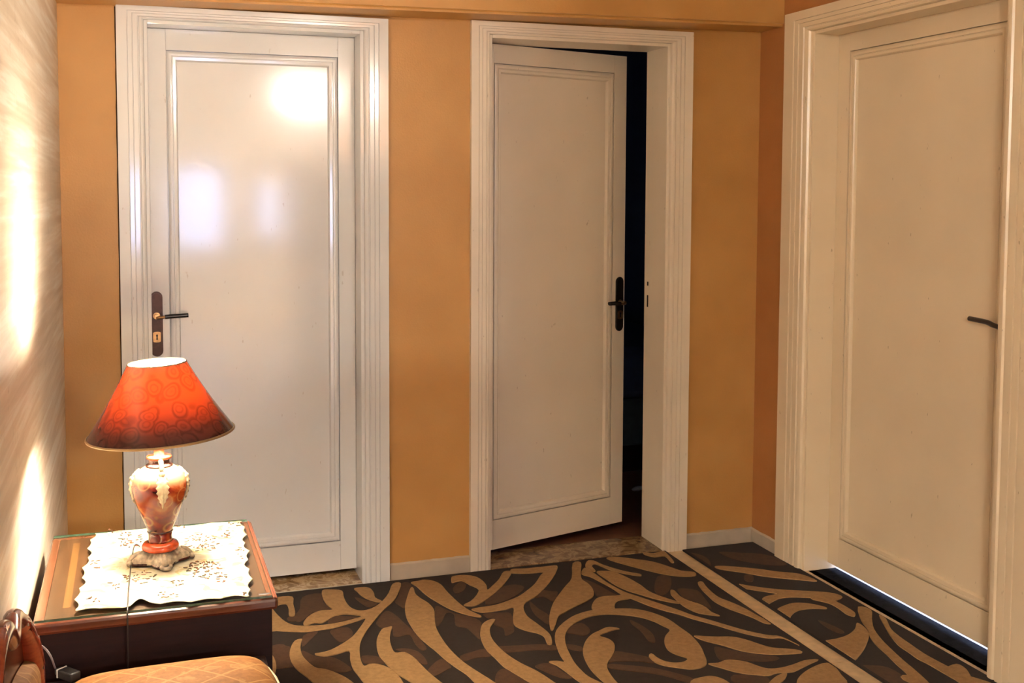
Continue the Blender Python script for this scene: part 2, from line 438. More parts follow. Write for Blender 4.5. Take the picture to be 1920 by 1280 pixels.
struct(boxo('wall_hall_return', 'cream hall paint', (XW, XL-0.2, -4.3, -4.2, -0.1, ZC)))
struct(boxo('ceiling', 'ceiling paint', (XW-0.2, XR+0.2, YB-0.2, 0.2, ZC, ZC+0.1)))
# wall behind the camera, with two tall narrow windows
WIN = [(0.758, 0.30, 0.76, 1.76), (1.615, 0.13, 0.88, 1.62)]   # centre x, half width, z0, z1
bm = nb()
xs = [XW-0.2]
for cx, hw, z0, z1 in WIN:
    box(bm, xs[-1], cx-hw, YB-0.15, YB, -0.1, ZC); box(bm, cx-hw, cx+hw, YB-0.15, YB, -0.1, z0); box(bm, cx-hw, cx+hw, YB-0.15, YB, z1, ZC)
    xs.append(cx+hw)
box(bm, xs[-1], XR+0.2, YB-0.15, YB, -0.1, ZC)
struct(obj('wall_front', bm, 'cream hall paint'))
for k, (cx, hw, z0, z1) in enumerate(WIN):
    r = empty('window_%d' % (k+1), (cx, YB-0.07, z0)); struct(r)
    bm = nb(); h = z1-z0
    box(bm, -hw, -hw+0.03, -0.03, 0.03, 0, h); box(bm, hw-0.03, hw, -0.03, 0.03, 0, h); box(bm, -hw+0.03, hw-0.03, -0.03, 0.03, 0, 0.03); box(bm, -hw+0.03, hw-0.03, -0.03, 0.03, h-0.03, h)
    obj('window_frame', bm, 'window frame white', r)
    boxo('pane', 'window glass', (-hw+0.03, hw-0.03, -0.003, 0.003, 0.03, h-0.03), 0, r)
    ld = bpy.data.lights.new('window_portal', 'AREA'); ld.shape = 'RECTANGLE'; ld.size = 2*hw; ld.size_y = h; ld.cycles.is_portal = True
    lo = bpy.data.objects.new('window_portal', ld); C.objects.link(lo); lo.location = (cx, YB-0.12, (z0+z1)/2); lo.rotation_euler = (PI/2, 0, 0)

# floor: screed with beige tiles that show in the gaps between the rugs
fl = struct(boxo('floor', 'grout', (XW-0.2, XR+0.142, YB-0.2, 0.20, -0.1, -0.003)), 'beige tiled floor under the rugs')
tile = None
def add_tile(x0, x1, y0, y1):
    boxo('tile', 'beige floor tile', (x0+0.0012, x1-0.0012, y0+0.0012, y1-0.0012, -0.003, 0.004), 0.001, fl, 1)
ys = [0.0, -0.02, -0.595, -1.165, -1.735, -2.305]
for a, b_ in zip(ys[1:], ys[2:]):
    add_tile(1.80, 2.27, b_, a); add_tile(2.27, 2.52, b_, a)
for k in range(14):
    for j in range(4):
        add_tile(XL+j*0.52, min(XL+(j+1)*0.52, 1.80), -2.305-(k+1)*0.55, -2.305-k*0.55)
    add_tile(1.843, XR, -2.305-(k+1)*0.55, -2.305-k*0.55)

# ------------------------------------------------------------------ doors and casings (local frame: x along the wall, -y towards the hall)
def casing(root, w_, h, cl, cr, ct, mat, prot=0.022):
    """moulded architrave: three pieces, mitred"""
    prof = [(0.0, -0.004), (0.0, 0.50), (0.03, 0.80), (0.09, 0.95), (0.16, 0.95), (0.19, 0.72), (0.215, 0.72), (0.235, 0.90), (0.40, 0.92), (0.412, 0.76), (0.424, 0.76), (0.436, 0.93),
            (0.58, 0.95), (0.592, 0.78), (0.606, 0.78), (0.618, 0.98), (1.0, 1.0), (1.0, -0.004)]
    def sect(f):
        return [f(u, -v*prot if v > 0 else 0.002) for u, v in prof]
    def loft(name, A, B):
        bm = nb(); a = [bm.verts.new(p) for p in A]; b_ = [bm.verts.new(p) for p in B]
        k = len(a)
        for i in range(k-1): bm.faces.new((a[i], a[i+1], b_[i+1], b_[i]))
        bm.faces.new(a); bm.faces.new(b_[::-1])
        return sharp(obj(name, bm, mat, root), 0.5)
    loft('casing_side', sect(lambda u, y: (-u*cl, y, 0.0)), sect(lambda u, y: (-u*cl, y, h+u*ct)))
    loft('casing_side', sect(lambda u, y: (w_+u*cr, y, 0.0)), sect(lambda u, y: (w_+u*cr, y, h+u*ct)))
    loft('casing_head', sect(lambda u, y: (-u*cl, y, h+u*ct)), sect(lambda u, y: (w_+u*cr, y, h+u*ct)))
def jambs(root, w_, h, d, mat, stop=None):
    t = 0.012
    boxo('jamb', mat, (-0.001, t, -0.004, d, 0, h), 0.002, root); boxo('jamb', mat, (w_-t, w_+0.001, -0.004, d, 0, h), 0.002, root)
    boxo('head_jamb', mat, (t, w_-t, -0.004, d, h-t, h+0.001), 0.002, root)
def leaf(root, w_, z0, z1, y0, mat, st=(0.072, 0.072), top=0.085, bot=0.105, mw=0.034, th=0.042):
    """framed door leaf with one sunk panel and applied beading"""
    xl, xr = st[0], w_-st[1]; pz0, pz1 = z0+bot, z1-top
    boxo('stile', mat, (0, xl, y0, y0+th, z0, z1), 0.0015, root); boxo('stile', mat, (xr, w_, y0, y0+th, z0, z1), 0.0015, root)
    boxo('rail', mat, (xl, xr, y0, y0+th, pz1, z1), 0.0008, root); boxo('rail', mat, (xl, xr, y0, y0+th, z0, pz0), 0.0008, root)
    boxo('panel', mat, (xl, xr, y0+0.014, y0+th-0.008, pz0, pz1), 0, root)
    g = 0.0042
    prof = [(0, 0.014), (0, -0.0005), (0.05, -0.0016), (0.30, -0.0022), (0.44, -0.0012), (0.47, 0.0022), (0.53, 0.0022), (0.56, -0.0004), (0.85, 0.0004), (0.93, 0.0040), (1.0, 0.0140)]
    def mould(A, B):
        bm = nb(); a = [bm.verts.new(p) for p in A]; b_ = [bm.verts.new(p) for p in B]
        for i in range(len(a)-1): bm.faces.new((a[i], a[i+1], b_[i+1], b_[i]))
        bm.faces.new(a); bm.faces.new(b_[::-1])
        sharp(obj('beading', bm, mat, root), 0.7)
    X0, X1, Z0, Z1 = xl+g, xr-g, pz0+g, pz1-g
    mould([(X0+u*mw, y0+v, Z0+u*mw) for u, v in prof], [(X0+u*mw, y0+v, Z1-u*mw) for u, v in prof])
    mould([(X1-u*mw, y0+v, Z0+u*mw) for u, v in prof], [(X1-u*mw, y0+v, Z1-u*mw) for u, v in prof])
    mould([(X0+u*mw, y0+v, Z0+u*mw) for u, v in prof], [(X1-u*mw, y0+v, Z0+u*mw) for u, v in prof])
    mould([(X0+u*mw, y0+v, Z1-u*mw) for u, v in prof], [(X1-u*mw, y0+v, Z1-u*mw) for u, v in prof])
def pill(hw, h, n_=10):
    """upright rounded plate outline"""
    p = []
    for i in range(n_+1):
        a = PI*i/n_; p.append((hw*math.cos(a), h-hw+hw*math.sin(a)))
    for i in range(n_+1):
        a = PI+PI*i/n_; p.append((hw*math.cos(a), hw+hw*math.sin(a)))
    return p
def handle(root, x, z, y0, s, mats, plate_h=0.236, hw=0.021, lever_dz=0.148, length=0.108, drop=0.0):
    """back plate with keyhole, square neck and lever pointing along s"""
    pm, bmn, lm = mats
    bm = nb(); pts = pill(hw, plate_h)
    prism(bm, [(x+p[0], z+p[1]) for p in pts], y0-0.004, y0)
    prism(bm, [(x+p[0]*0.82, z+plate_h*0.5+(p[1]-plate_h*0.5)*0.955) for p in pts], y0-0.0075, y0-0.004)
    pl = obj('handle_plate', bm, pm, root); pl['label'] = 'antique bronze door plate'
    zz = z+lever_dz
    bm = nb()
    for r0, r1, ya, yb in ((0.0125, 0.0125, y0-0.010, y0-0.007), (0.0085, 0.0075, y0-0.040, y0-0.010)):
        rr = bmesh.ops.create_cone(bm, cap_ends=True, segments=20, radius1=r0, radius2=r1, depth=abs(yb-ya))
        for v in rr['verts']:
            c = v.co.copy(); v.co = Vector((x+c.x, (ya+yb)/2+c.z, zz+c.y))
    sharp(obj('lever_neck', bm, bmn, pl), 0.5)
    bm = nb()
    pts = smooth_path([(x, y0-0.036, zz-0.004), (x+s*0.010, y0-0.040, zz-0.003), (x+s*0.030, y0-0.042, zz-0.001)], 4)
    tube(bm, pts, 0.0068, 12, 0.8)
    obj('lever_ferrule', bm, bmn, pl, True)
    bm = nb()
    pts = smooth_path([(x+s*0.028, y0-0.042, zz-0.001), (x+s*0.06, y0-0.042, zz+0.001-drop*0.3), (x+s*0.09, y0-0.041, zz+0.002-drop*0.8), (x+s*length, y0-0.040, zz+0.003-drop)], 4)
    tube(bm, pts, 0.0085, 12, 0.95)
    sharp(obj('lever', bm, lm, pl), 0.8)
    bm = nb()
    prism(bm, [(x+p[0]*0.5, z+0.052+p[1]*0.16) for p in pill(0.026, 0.24)], y0-0.0095, y0-0.0074)
    obj('keyhole_rose', bm, bmn, pl)
    bm = nb()
    prism(bm, [(x+q[0], z+0.062+q[1]) for q in ((-0.0028, 0), (0.0028, 0), (0.002, 0.010), (0.0036, 0.014), (0.0026, 0.0185), (0, 0.020), (-0.0026, 0.0185), (-0.0036, 0.014), (-0.002, 0.010))], y0-0.0102, y0-0.0094)
    obj('keyhole', bm, 'keyhole black', pl)
    return pl
BR = ('antique bronze', 'worn brass', 'black lever')

# door 1: closed white door behind the lamp
w1 = D1[1]-D1[0]
t1 = struct(empty('trim_2', (D1[0], 0, 0)), 'white moulded frame of the closed left door')
casing(t1, w1, D1[2], 0.090, 0.090, 0.045, 'white gloss paint'); jambs(t1, w1, D1[2], 0.19, 'white gloss paint')
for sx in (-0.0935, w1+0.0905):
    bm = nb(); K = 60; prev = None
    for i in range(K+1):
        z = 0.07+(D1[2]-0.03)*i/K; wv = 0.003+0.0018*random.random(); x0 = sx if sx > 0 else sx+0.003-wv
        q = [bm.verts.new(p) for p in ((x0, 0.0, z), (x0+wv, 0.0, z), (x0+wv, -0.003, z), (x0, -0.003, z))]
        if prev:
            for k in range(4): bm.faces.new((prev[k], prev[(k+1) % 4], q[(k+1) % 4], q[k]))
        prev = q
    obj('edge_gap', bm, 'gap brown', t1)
d1 = struct(empty('door_1', (D1[0], 0, 0)), 'closed white door with a bronze handle behind the lamp')
bw = w1-0.0256
lf = empty('door_leaf', (0.0128, 0, 0)); lf.parent = d1
leaf(lf, bw, 0.031, D1[2]-0.0128, 0.105, 'white gloss paint', (0.062, 0.062), 0.075, 0.112)
handle(d1, 0.030, 0.888, 0.105, 1, BR)
# door 2: ajar, hung on the left, opening away into a dark room
w2 = D2[1]-D2[0]
t2 = struct(empty('trim_3', (D2[0], 0, 0)), 'cream moulded frame of the ajar door')
casing(t2, w2, D2[2], 0.076, 0.094, 0.048, 'cream gloss paint'); jambs(t2, w2, D2[2], 0.19, 'cream gloss paint')
for z0, z1 in ((1.005, 1.055), (1.095, 1.112)):
    boxo('strike_slot', 'keyhole black', (w2-0.0135, w2-0.011, 0.150, 0.160, z0, z1), 0, t2)
d2 = struct(empty('door_2', (D2[0]+0.004, 0.118, 0), math.radians(16.3)), 'cream door standing ajar into a dark room')
W2 = 0.752
lf = empty('door_leaf'); lf.parent = d2
leaf(lf, W2, 0.036, 2.070, 0.0, 'cream gloss paint', (0.062, 0.068), 0.075, 0.120)
pl2 = handle(d2, W2-0.030, 0.885, 0.0, -1, ('black lever', 'worn brass', 'black lever'), 0.236, 0.021, 0.125, 0.045)
# door 3: closed cream door in the right wall, daylight under it
w3 = D3[0]-D3[1]
t3 = struct(empty('trim_4', (XR, D3[0], 0), -PI/2), 'cream moulded frame of the right wall door')
casing(t3, w3, D3[2], 0.165, 0.165, 0.084, 'aged cream paint', 0.026); jambs(t3, w3, D3[2], 0.16, 'aged cream paint')
d3 = struct(empty('door_3', (XR, D3[0], 0), -PI/2), 'closed cream door with daylight under it')
lf = empty('door_leaf', (0.0125, 0, 0)); lf.parent = d3
leaf(lf, w3-0.025, 0.030, D3[2]-0.012, 0.104, 'aged cream paint', (0.070, 0.106), 0.068, 0.114)
pl3 = handle(d3, w3-0.048, 0.935, 0.104, -1, ('dark steel', 'dark steel', 'dark steel'), 0.20, 0.018, 0.140, 0.165, -0.010)

# sills and skirting
struct(boxo('trim_5', 'brown marble', (D1[0]+0.012, D1[1]-0.012, -0.012, 0.190, -0.003, 0.012), 0.003), 'brown marble sill under the white door')
boxo('sill_nosing', 'skirting tile', (D1[0]+0.012, D1[1]-0.012, -0.0175, -0.0121, -0.003, 0.0125), 0.001, bpy.data.objects['trim_5'])
struct(boxo('trim_6', 'dark brown marble', (D2[0]+0.012, D2[1]-0.012, -0.012, 0.190, -0.003, 0.012), 0.003), 'dark marble sill under the ajar door')
struct(boxo('trim_7', 'black granite', (XR+0.012, XR+0.142, D3[1]+0.012, D3[0]-0.012, -0.004, 0.004), 0.002), 'black sill under the right door')
def skirting(name, p0, p1, nrm, h, lab):
    """wall tile skirting with a paint-smeared uneven top"""
    bm = nb(); K = 24; n_ = Vector(nrm)
    rows = []
    for i in range(K+1):
        p = Vector(p0).lerp(Vector(p1), i/K); hh = h+random.uniform(-0.0012, 0.0012)
        rows.append([bm.verts.new(q) for q in (p+Vector((0, 0, -0.003)), p+n_*0.008+Vector((0, 0, -0.003)), p+n_*0.008+Vector((0, 0, hh-0.004)), p+n_*0.004+Vector((0, 0, hh)), p+Vector((0, 0, hh+0.002)))])
    for a, b_ in zip(rows, rows[1:]):
        for k in range(5): bm.faces.new((a[k], a[(k+1) % 5], b_[(k+1) % 5], b_[k]))
    bm.faces.new(rows[0]); bm.faces.new(rows[-1][::-1])
    struct(obj(name, bm, 'skirting tile'), lab)
skirting('baseboard_back', (D1[1]+0.091, 0, 0), (D2[0]-0.077, 0, 0), (0, -1, 0), 0.070, 'grey beige skirting between the two doors')
skirting('baseboard_corner', (D2[1]+0.095, 0, 0), (XR, 0, 0), (0, -1, 0), 0.064, 'grey beige skirting in the right corner')
skirting('baseboard_right', (XR, -0.001, 0), (XR, D3[0]+0.166, 0), (-1, 0, 0), 0.062, 'short grey beige skirting beside the right door')
skirting('baseboard_left', (XL, 0.0, 0), (XL, -4.29, 0), (1, 0, 0), 0.068, 'grey beige skirting along the wallpaper wall')

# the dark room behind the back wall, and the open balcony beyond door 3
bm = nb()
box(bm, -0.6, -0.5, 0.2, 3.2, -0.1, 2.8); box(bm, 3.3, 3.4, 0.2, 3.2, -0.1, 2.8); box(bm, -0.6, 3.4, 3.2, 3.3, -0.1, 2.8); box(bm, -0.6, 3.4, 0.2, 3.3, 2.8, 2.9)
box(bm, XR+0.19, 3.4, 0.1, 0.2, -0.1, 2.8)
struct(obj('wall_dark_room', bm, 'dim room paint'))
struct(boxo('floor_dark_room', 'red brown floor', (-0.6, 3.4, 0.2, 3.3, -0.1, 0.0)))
struct(boxo('floor_day_room', 'balcony tile', (XR+0.142, 4.4, -3.2, 0.1, -0.1, 0.002)))
bm = nb()
box(bm, XR+0.2, 4.4, -3.3, -3.2, -0.1, ZC); box(bm, XR+0.2, 4.5, -3.3, 0.1, ZC, ZC+0.1)
box(bm, 4.4, 4.5, -3.3, 0.1, -0.1, 0.9); box(bm, 4.4, 4.5, -3.3, 0.1, 2.4, ZC); box(bm, 4.4, 4.5, -3.3, -2.7, 0.9, 2.4); box(bm, 4.4, 4.5, 0.0, 0.1, 0.9, 2.4)
box(bm, XR+0.2, 4.5, 0.1, 0.2, -0.1, ZC)
struct(obj('wall_day_room', bm, 'cream hall paint'))
r = struct(empty('window_3', (4.45, -1.35, 0.9)))
bm = nb()
for ya in (-1.35, -0.02, 1.31): box(bm, -0.02, 0.02, ya, ya+0.04, 0, 1.5)
box(bm, -0.02, 0.02, -1.31, 1.31, 0, 0.04); box(bm, -0.02, 0.02, -1.31, 1.31, 1.46, 1.5)
obj('window_frame', bm, 'window frame white', r)
boxo('pane', 'window glass', (-0.003, 0.003, -1.31, -0.02, 0.04, 1.46), 0, r); boxo('pane', 'window glass', (-0.003, 0.003, 0.02, 1.31, 0.04, 1.46), 0, r)
ld = bpy.data.lights.new('window_portal', 'AREA'); ld.shape = 'RECTANGLE'; ld.size = 2.7; ld.size_y = 1.5; ld.cycles.is_portal = True
lo = bpy.data.objects.new('window_portal', ld); C.objects.link(lo); lo.location = (4.49, -1.35, 1.65); lo.rotation_euler = (PI/2, 0, PI/2)

# ------------------------------------------------------------------ rugs: carved pile, the scroll motifs stand proud of the ground
S5 = 1745/300
def cp(o, s, pts): return [(o[0]+p[0]/s, o[1]+p[1]/s) for p in pts]
cA = lambda p: cp((500, 1060), S5, p)
cB = lambda p: cp((700, 1060), S5, p)
cC = lambda p: cp((900, 1020), S5, p)
cD = lambda p: cp((1000, 1060), S5, p)
cE = lambda p: cp((1200, 1020), S5, p)
cF = lambda p: cp((1300, 1080), 6.4, p)
cG = lambda p: cp((1440, 1040), 16/3, p)
TAN = [
 cA([(1375,200),(1330,300),(1260,390),(1180,450),(1090,485),(1000,490),(920,460),(870,405),(840,340),(820,275),(700,262),(605,275),(620,370),(670,440),(720,480),(600,490),(510,520),(440,570),(400,630),(430,650),(520,622),(600,625),(660,595),(730,555),(830,530),(950,535),(1035,553),(960,580),(800,620),(620,648),(430,658),(300,650),(200,610),(110,530),(20,440),(20,690),(110,708),(250,716),(430,720),(560,702),(720,680),(880,635),(1010,595),(1080,578),(1000,700),(930,780),(830,850),(700,920),(590,950),(525,960),(560,980),(660,985),(780,960),(900,930),(910,1020),(940,1120),(1000,1200),(1060,1280),(1130,1370),(1300,1450),(1500,1440),(1520,1350),(1460,1230),(1400,1170),(1320,1110),(1210,1075),(1120,1075),(1065,1095),(1030,1040),(1015,950),(1020,850),(1060,760),(1120,670),(1200,570),(1290,470),(1380,390),(1430,310),(1465,195)]),
 cA([(955,250),(1060,235),(1130,250),(1170,300),(1185,350),(1260,390),(1200,395),(1100,365),(1030,325),(985,280)]),
 cA([(125,345),(280,340),(290,420),(310,500),(300,550),(245,545),(240,470),(215,420),(160,420),(110,430),(90,380)]),
 cA([(385,800),(310,820),(265,890),(250,980),(280,1070),(340,1140),(430,1210),(520,1290),(600,1370),(800,1450),(1050,1400),(920,1260),(780,1180),(640,1130),(540,1115),(450,1050),(390,980),(368,900),(375,840)]),
 cB([(205,665),(150,675),(90,700),(40,800),(40,900),(70,990),(130,1060),(230,1160),(360,1240),(500,1330),(700,1430),(900,1400),(720,1260),(600,1160),(520,1080),(440,1000),(340,945),(240,950),(200,890),(180,800),(190,720)]),
 cB([(410,240),(370,340),(345,450),(360,560),(400,640),(480,760),(580,850),(680,930),(780,1020),(900,1110),(1020,1190),(1120,1290),(1250,1400),(1480,1390),(1300,1260),(1190,1190),(1080,1120),(980,1050),(880,960),(800,870),(720,750),(680,660),(668,560),(660,480),(600,410),(520,360),(460,310),(440,250)]),
 cB([(410,185),(480,170),(560,155),(660,170),(740,210),(800,280),(880,360),(960,430),(1050,490),(1170,545),(1160,560),(1060,545),(940,510),(820,465),(720,410),(620,350),(540,290),(470,225)]),
 cB([(850,135),(880,115),(990,105),(1110,120),(1190,165),(1235,220),(1245,265),(1300,220),(1370,150),(1420,70),(1505,65),(1480,130),(1400,230),(1300,320),(1200,390),(1110,435),(1040,440),(985,430),(1060,390),(1120,330),(1150,270),(1120,240),(1060,215),(1000,180),(960,165),(900,175),(855,185)]),
 cC([(-93,712),(0,690),(160,665),(300,620),(420,570),(520,500),(600,430),(660,340),(690,305),(560,315),(350,315),(330,290),(360,270),(500,265),(700,245),(840,235),(830,300),(790,370),(720,460),(620,560),(520,620),(480,660),(480,720),(520,790),(600,850),(680,910),(740,960),(775,1010),(785,1090),(735,1090),(700,1010),(630,970),(520,945),(420,910),(370,870),(360,790),(365,690),(280,710),(150,730),(60,740),(0,740)]),
 cB([(1330,590),(1270,590),(1190,640),(1165,740),(1185,830),(1240,930),(1320,1000),(1420,1100),(1560,1190),(1700,1270),(1850,1350),(1980,1420),(2200,1400),(2000,1290),(1850,1190),(1745,1130),(1600,1060),(1460,970),(1360,880),(1290,790),(1270,700),(1290,650)]),
 cC([(1010,210),(1100,200),(1100,300),(1110,380),(1180,430),(1230,490),(1240,560),(1180,610),(1080,660),(1000,700),(930,740),(860,780),(830,860),(800,930),(770,930),(755,830),(765,740),(800,640),(860,550),(930,460),(1000,370)]),
 cD([(640,488),(520,518),(420,560),(320,630),(250,710),(235,800),(260,900),(300,990),(340,1050),(260,1040),(170,1050),(260,1090),(360,1160),(450,1230),(540,1290),(680,1380),(950,1380),(720,1270),(600,1210),(520,1140),(450,1060),(400,970),(360,880),(345,790),(360,720),(420,650),(500,600),(600,560),(720,535),(870,530),(1060,545),(1200,570),(1320,610),(1420,660),(1490,700),(1440,770),(1430,840),(1470,920),(1560,970),(1680,1010),(1640,1050),(1540,1060),(1440,1045),(1360,1010),(1290,960),(1260,990),(1320,1050),(1430,1090),(1600,1115),(1745,1129),(1870,1095),(1890,1040),(1863,967),(1833,897),(1783,827),(1703,747),(1603,677),(1480,590),(1340,530),(1200,490),(1050,470),(880,472),(720,478)]),
 cD([(640,430),(690,360),(780,335),(900,330),(980,318),(1060,355),(950,375),(900,400),(885,450),(890,490),(760,494),(650,484)]),
 cD([(525,90),(620,122),(720,172),(850,242),(960,312),(1100,372),(1250,432),(1400,482),(1600,534),(1745,582),(1960,640),(2160,700),(2340,748),(2560,790),(2720,790),(2900,870),(2700,775),(2560,760),(2340,715),(2160,665),(1960,605),(1745,545),(1600,492),(1450,440),(1300,390),(1150,340),(1000,290),(880,230),(780,170),(700,110),(640,70),(560,25)]),
 cD([(940,690),(880,675),(800,675),(720,710),(640,750),(580,810),(545,890),(545,970),(580,1060),(640,1150),(720,1230),(800,1300),(880,1390),(1020,1400),(880,1240),(810,1130),(810,1060),(850,1000),(885,920),(880,850),(820,800),(720,765),(790,730),(880,700)]),
 cD([(690,70),(780,60),(880,70),(980,110),(1080,160),(1180,220),(1260,280),(1400,340),(1590,400),(1560,410),(1400,380),(1280,350),(1150,310),(1020,270),(900,215),(800,150)]),
 cC([(1150,220),(1180,180),(1240,180),(1330,220),(1450,260),(1600,300),(1745,325),(1745,345),(1600,325),(1430,285),(1320,240),(1250,215),(1220,240),(1260,290),(1230,295),(1160,260)]),
 cE([(-365,150),(-250,140),(0,170),(130,190),(240,220),(330,250),(450,290),(590,305),(600,345),(450,350),(280,330),(100,290),(0,265),(-185,215),(-305,180)]),
 cE([(40,90),(150,100),(250,75),(300,110),(370,190),(340,200),(270,130),(160,140),(50,112)]),
 cE([(335,500),(380,510),(440,570),(540,620),(640,650),(720,690),(780,740),(870,780),(760,770),(640,750),(560,720),(470,670),(400,610),(340,550)]),
 cE([(630,420),(680,410),(720,460),(780,520),(860,580),(960,620),(1080,670),(1180,720),(1300,790),(1440,860),(1360,860),(1230,800),(1100,750),(960,700),(820,630),(740,560),(670,490)]),
 cE([(590,1000),(700,1005),(850,1010),(1000,1010),(1150,1040),(1300,1090),(1450,1130),(1700,1150),(1760,1185),(1500,1200),(1300,1190),(1100,1160),(900,1100),(700,1050)]),
 cF([(180,1050),(300,1040),(380,1010),(480,1005),(640,1030),(780,1080),(900,1110),(1050,1100),(1200,1060),(1340,1010),(1500,1000),(1400,1050),(1280,1110),(1180,1150),(1000,1160),(900,1190),(720,1180),(520,1150),(340,1100)]),
 cF([(1240,1280),(1300,1180),(1440,1090),(1600,1040),(1700,1090),(1780,1190),(1850,1290),(1700,1400),(1300,1400)]),
 cF([(-30,1260),(120,1210),(220,1200),(330,1225),(430,1280),(480,1350),(300,1450),(0,1400)]),
 cF([(900,1290),(1000,1200),(1120,1160),(1100,1230),(1020,1300),(960,1380),(860,1380)]),
]
BRN = [
 cA([(390,340),(590,300),(620,400),(700,470),(500,510),(400,590),(330,610),(310,540),(360,470)]),
 cA([(1210,590),(1300,490),(1400,530),(1500,620),(1620,730),(1700,830),(1745,900),(1690,920),(1620,850),(1560,750),(1450,770),(1380,760),(1370,660),(1290,690),(1200,640)]),
 cA([(60,870),(250,880),(250,960),(280,1050),(300,1100),(60,1090)]),
 cA([(390,920),(550,990),(700,990),(820,1040),(930,1130),(800,1160),(600,1120),(480,1060),(400,990)]),
 cA([(700,700),(880,670),(940,730),(900,800),(800,830),(720,760)]),
 cA([(400,760),(560,710),(480,800),(390,880)]),
 cA([(1470,190),(1570,190),(1560,260),(1520,360),(1510,460),(1440,430),(1400,390),(1440,320)]),
 cA([(960,340),(1100,380),(1210,410),(1130,450),(1050,420)]),
 cA([(680,580),(760,545),(900,550),(1000,560),(820,600),(680,630)]),
 cA([(1040,980),(1220,990),(1290,1060),(1200,1070),(1060,1060)]),
 cA([(230,560),(330,550),(330,600),(240,600)]),
 cB([(680,440),(780,470),(900,520),(1080,560),(1180,620),(1160,720),(1160,800),(1110,760),(1020,680),(900,650),(880,530),(800,510),(750,600),(690,660),(670,560)]),
 cB([(1200,520),(1380,510),(1500,520),(1530,640),(1530,720),(1440,760),(1420,680),(1320,640),(1330,590),(1250,570)]),
 cB([(240,910),(360,900),(480,930),(560,1000),(590,1070),(520,1060),(430,990),(340,940)]),
 cB([(590,1140),(740,1010),(850,1100),(800,1130),(700,1190),(640,1200)]),
 cB([(950,980),(1100,930),(1200,910),(1290,980),(1120,1000),(980,1040)]),
 cB([(1340,1180),(1420,1120),(1560,1180),(1640,1240),(1720,1300),(1500,1350),(1340,1300)]),
 cB([(870,240),(960,170),(1010,210),(980,270),(900,300)]),
 cC([(0,1150),(220,1110),(400,1100),(700,1085),(840,1110),(830,1150),(600,1150),(380,1170),(220,1180),(60,1200)]),
 cC([(650,500),(780,510),(850,520),(800,620),(700,570),(600,580)]),
 cC([(1110,380),(1250,420),(1450,530),(1500,555),(1290,570),(1240,500)]),
 cC([(540,620),(640,700),(760,780),(755,870),(680,830),(580,740)]),
 cC([(120,520),(330,440),(480,460),(420,540),(250,620),(60,650)]),
 cD([(380,680),(520,620),(620,700),(560,760),(440,740),(370,730)]),
 cD([(810,960),(900,930),(1100,960),(1270,1000),(1320,1060),(1150,1040),(900,1040),(830,1050)]),
 cD([(820,1070),(1000,1080),(1300,1110),(1600,1180),(1745,1230),(1745,1290),(1400,1190),(1000,1140),(820,1110)]),
 cD([(20,1090),(170,1060),(330,1160),(430,1220),(300,1220),(100,1140)]),
 cD([(1060,590),(1200,660),(1300,740),(1330,830),(1260,820),(1180,720),(1080,640)]),
 cD([(350,850),(520,880),(540,930),(390,905)]),
 cE([(190,350),(330,350),(330,480),(240,560),(160,500)]),
 cE([(420,480),(620,500),(700,580),(780,700),(640,640),(500,590),(440,540)]),
 cF([(250,850),(360,860),(650,920),(1000,960),(1000,1000),(800,1020),(500,990),(320,1000)]),
 cF([(480,1180),(800,1190),(900,1220),(880,1290),(500,1270)]),
]
TAN2 = [
 cE([(820,240),(960,240),(1140,255),(1330,275),(1500,300),(1745,325),(1930,400),(1745,388),(1550,370),(1330,345),(1140,310),(960,285),(850,265)]),
 cF([(470,80),(640,110),(850,140),(1040,160),(1300,175),(1500,185),(1680,205),(1790,250),(1660,300),(1500,275),(1400,255),(1200,250),(1050,262),(960,300),(880,340),(820,310),(850,250),(1000,212),(900,190),(700,160),(540,130)]),
 cG([(440,420),(600,438),(700,475),(800,530),(870,580),(860,615),(780,590),(700,530),(600,480),(450,445)]),
 cF([(1000,400),(1100,350),(1220,320),(1400,330),(1580,370),(1590,390),(1450,385),(1300,400),(1220,430),(1170,480),(1150,530),(1080,500),(1020,450)]),
 cG([(550,870),(680,840),(800,800),(870,740),(890,680),(960,720),(1010,790),(990,880),(950,960),(860,1060),(780,1020),(680,960)]),
 cG([(900,520),(1030,550),(1040,640),(1060,740),(1140,850),(1240,950),(1360,1060),(1480,1160),(1620,1290),(1700,1400),(1560,1380),(1380,1180),(1280,1090),(1180,990),(1080,900),(1020,820),(1000,750),(930,650)]),
 cG([(1110,600),(1180,640),(1230,740),(1320,820),(1420,890),(1520,960),(1600,1010),(1740,1085),(1950,1190),(2200,1270),(2300,1330),(2100,1330),(1900,1260),(1720,1160),(1600,1090),(1500,1040),(1400,970),(1300,900),(1220,800),(1160,700)]),
]
BRN2 = [
 cE([(500,90),(620,100),(720,140),(770,200),(760,260),(700,230),(600,170)]),
 cE([(860,80),(1100,90),(1300,100),(1480,140),(1600,220),(1400,225),(1200,195),(1000,150)]),
 cG([(780,1110),(1000,1100),(1200,1120),(1380,1230),(1400,1300),(1000,1320)]),
 cE([(1140,330),(1230,335),(1230,400),(1150,395)]),
 cG([(500,650),(620,690),(760,760),(720,780),(600,730)]),
]
RUGZ = 0.012
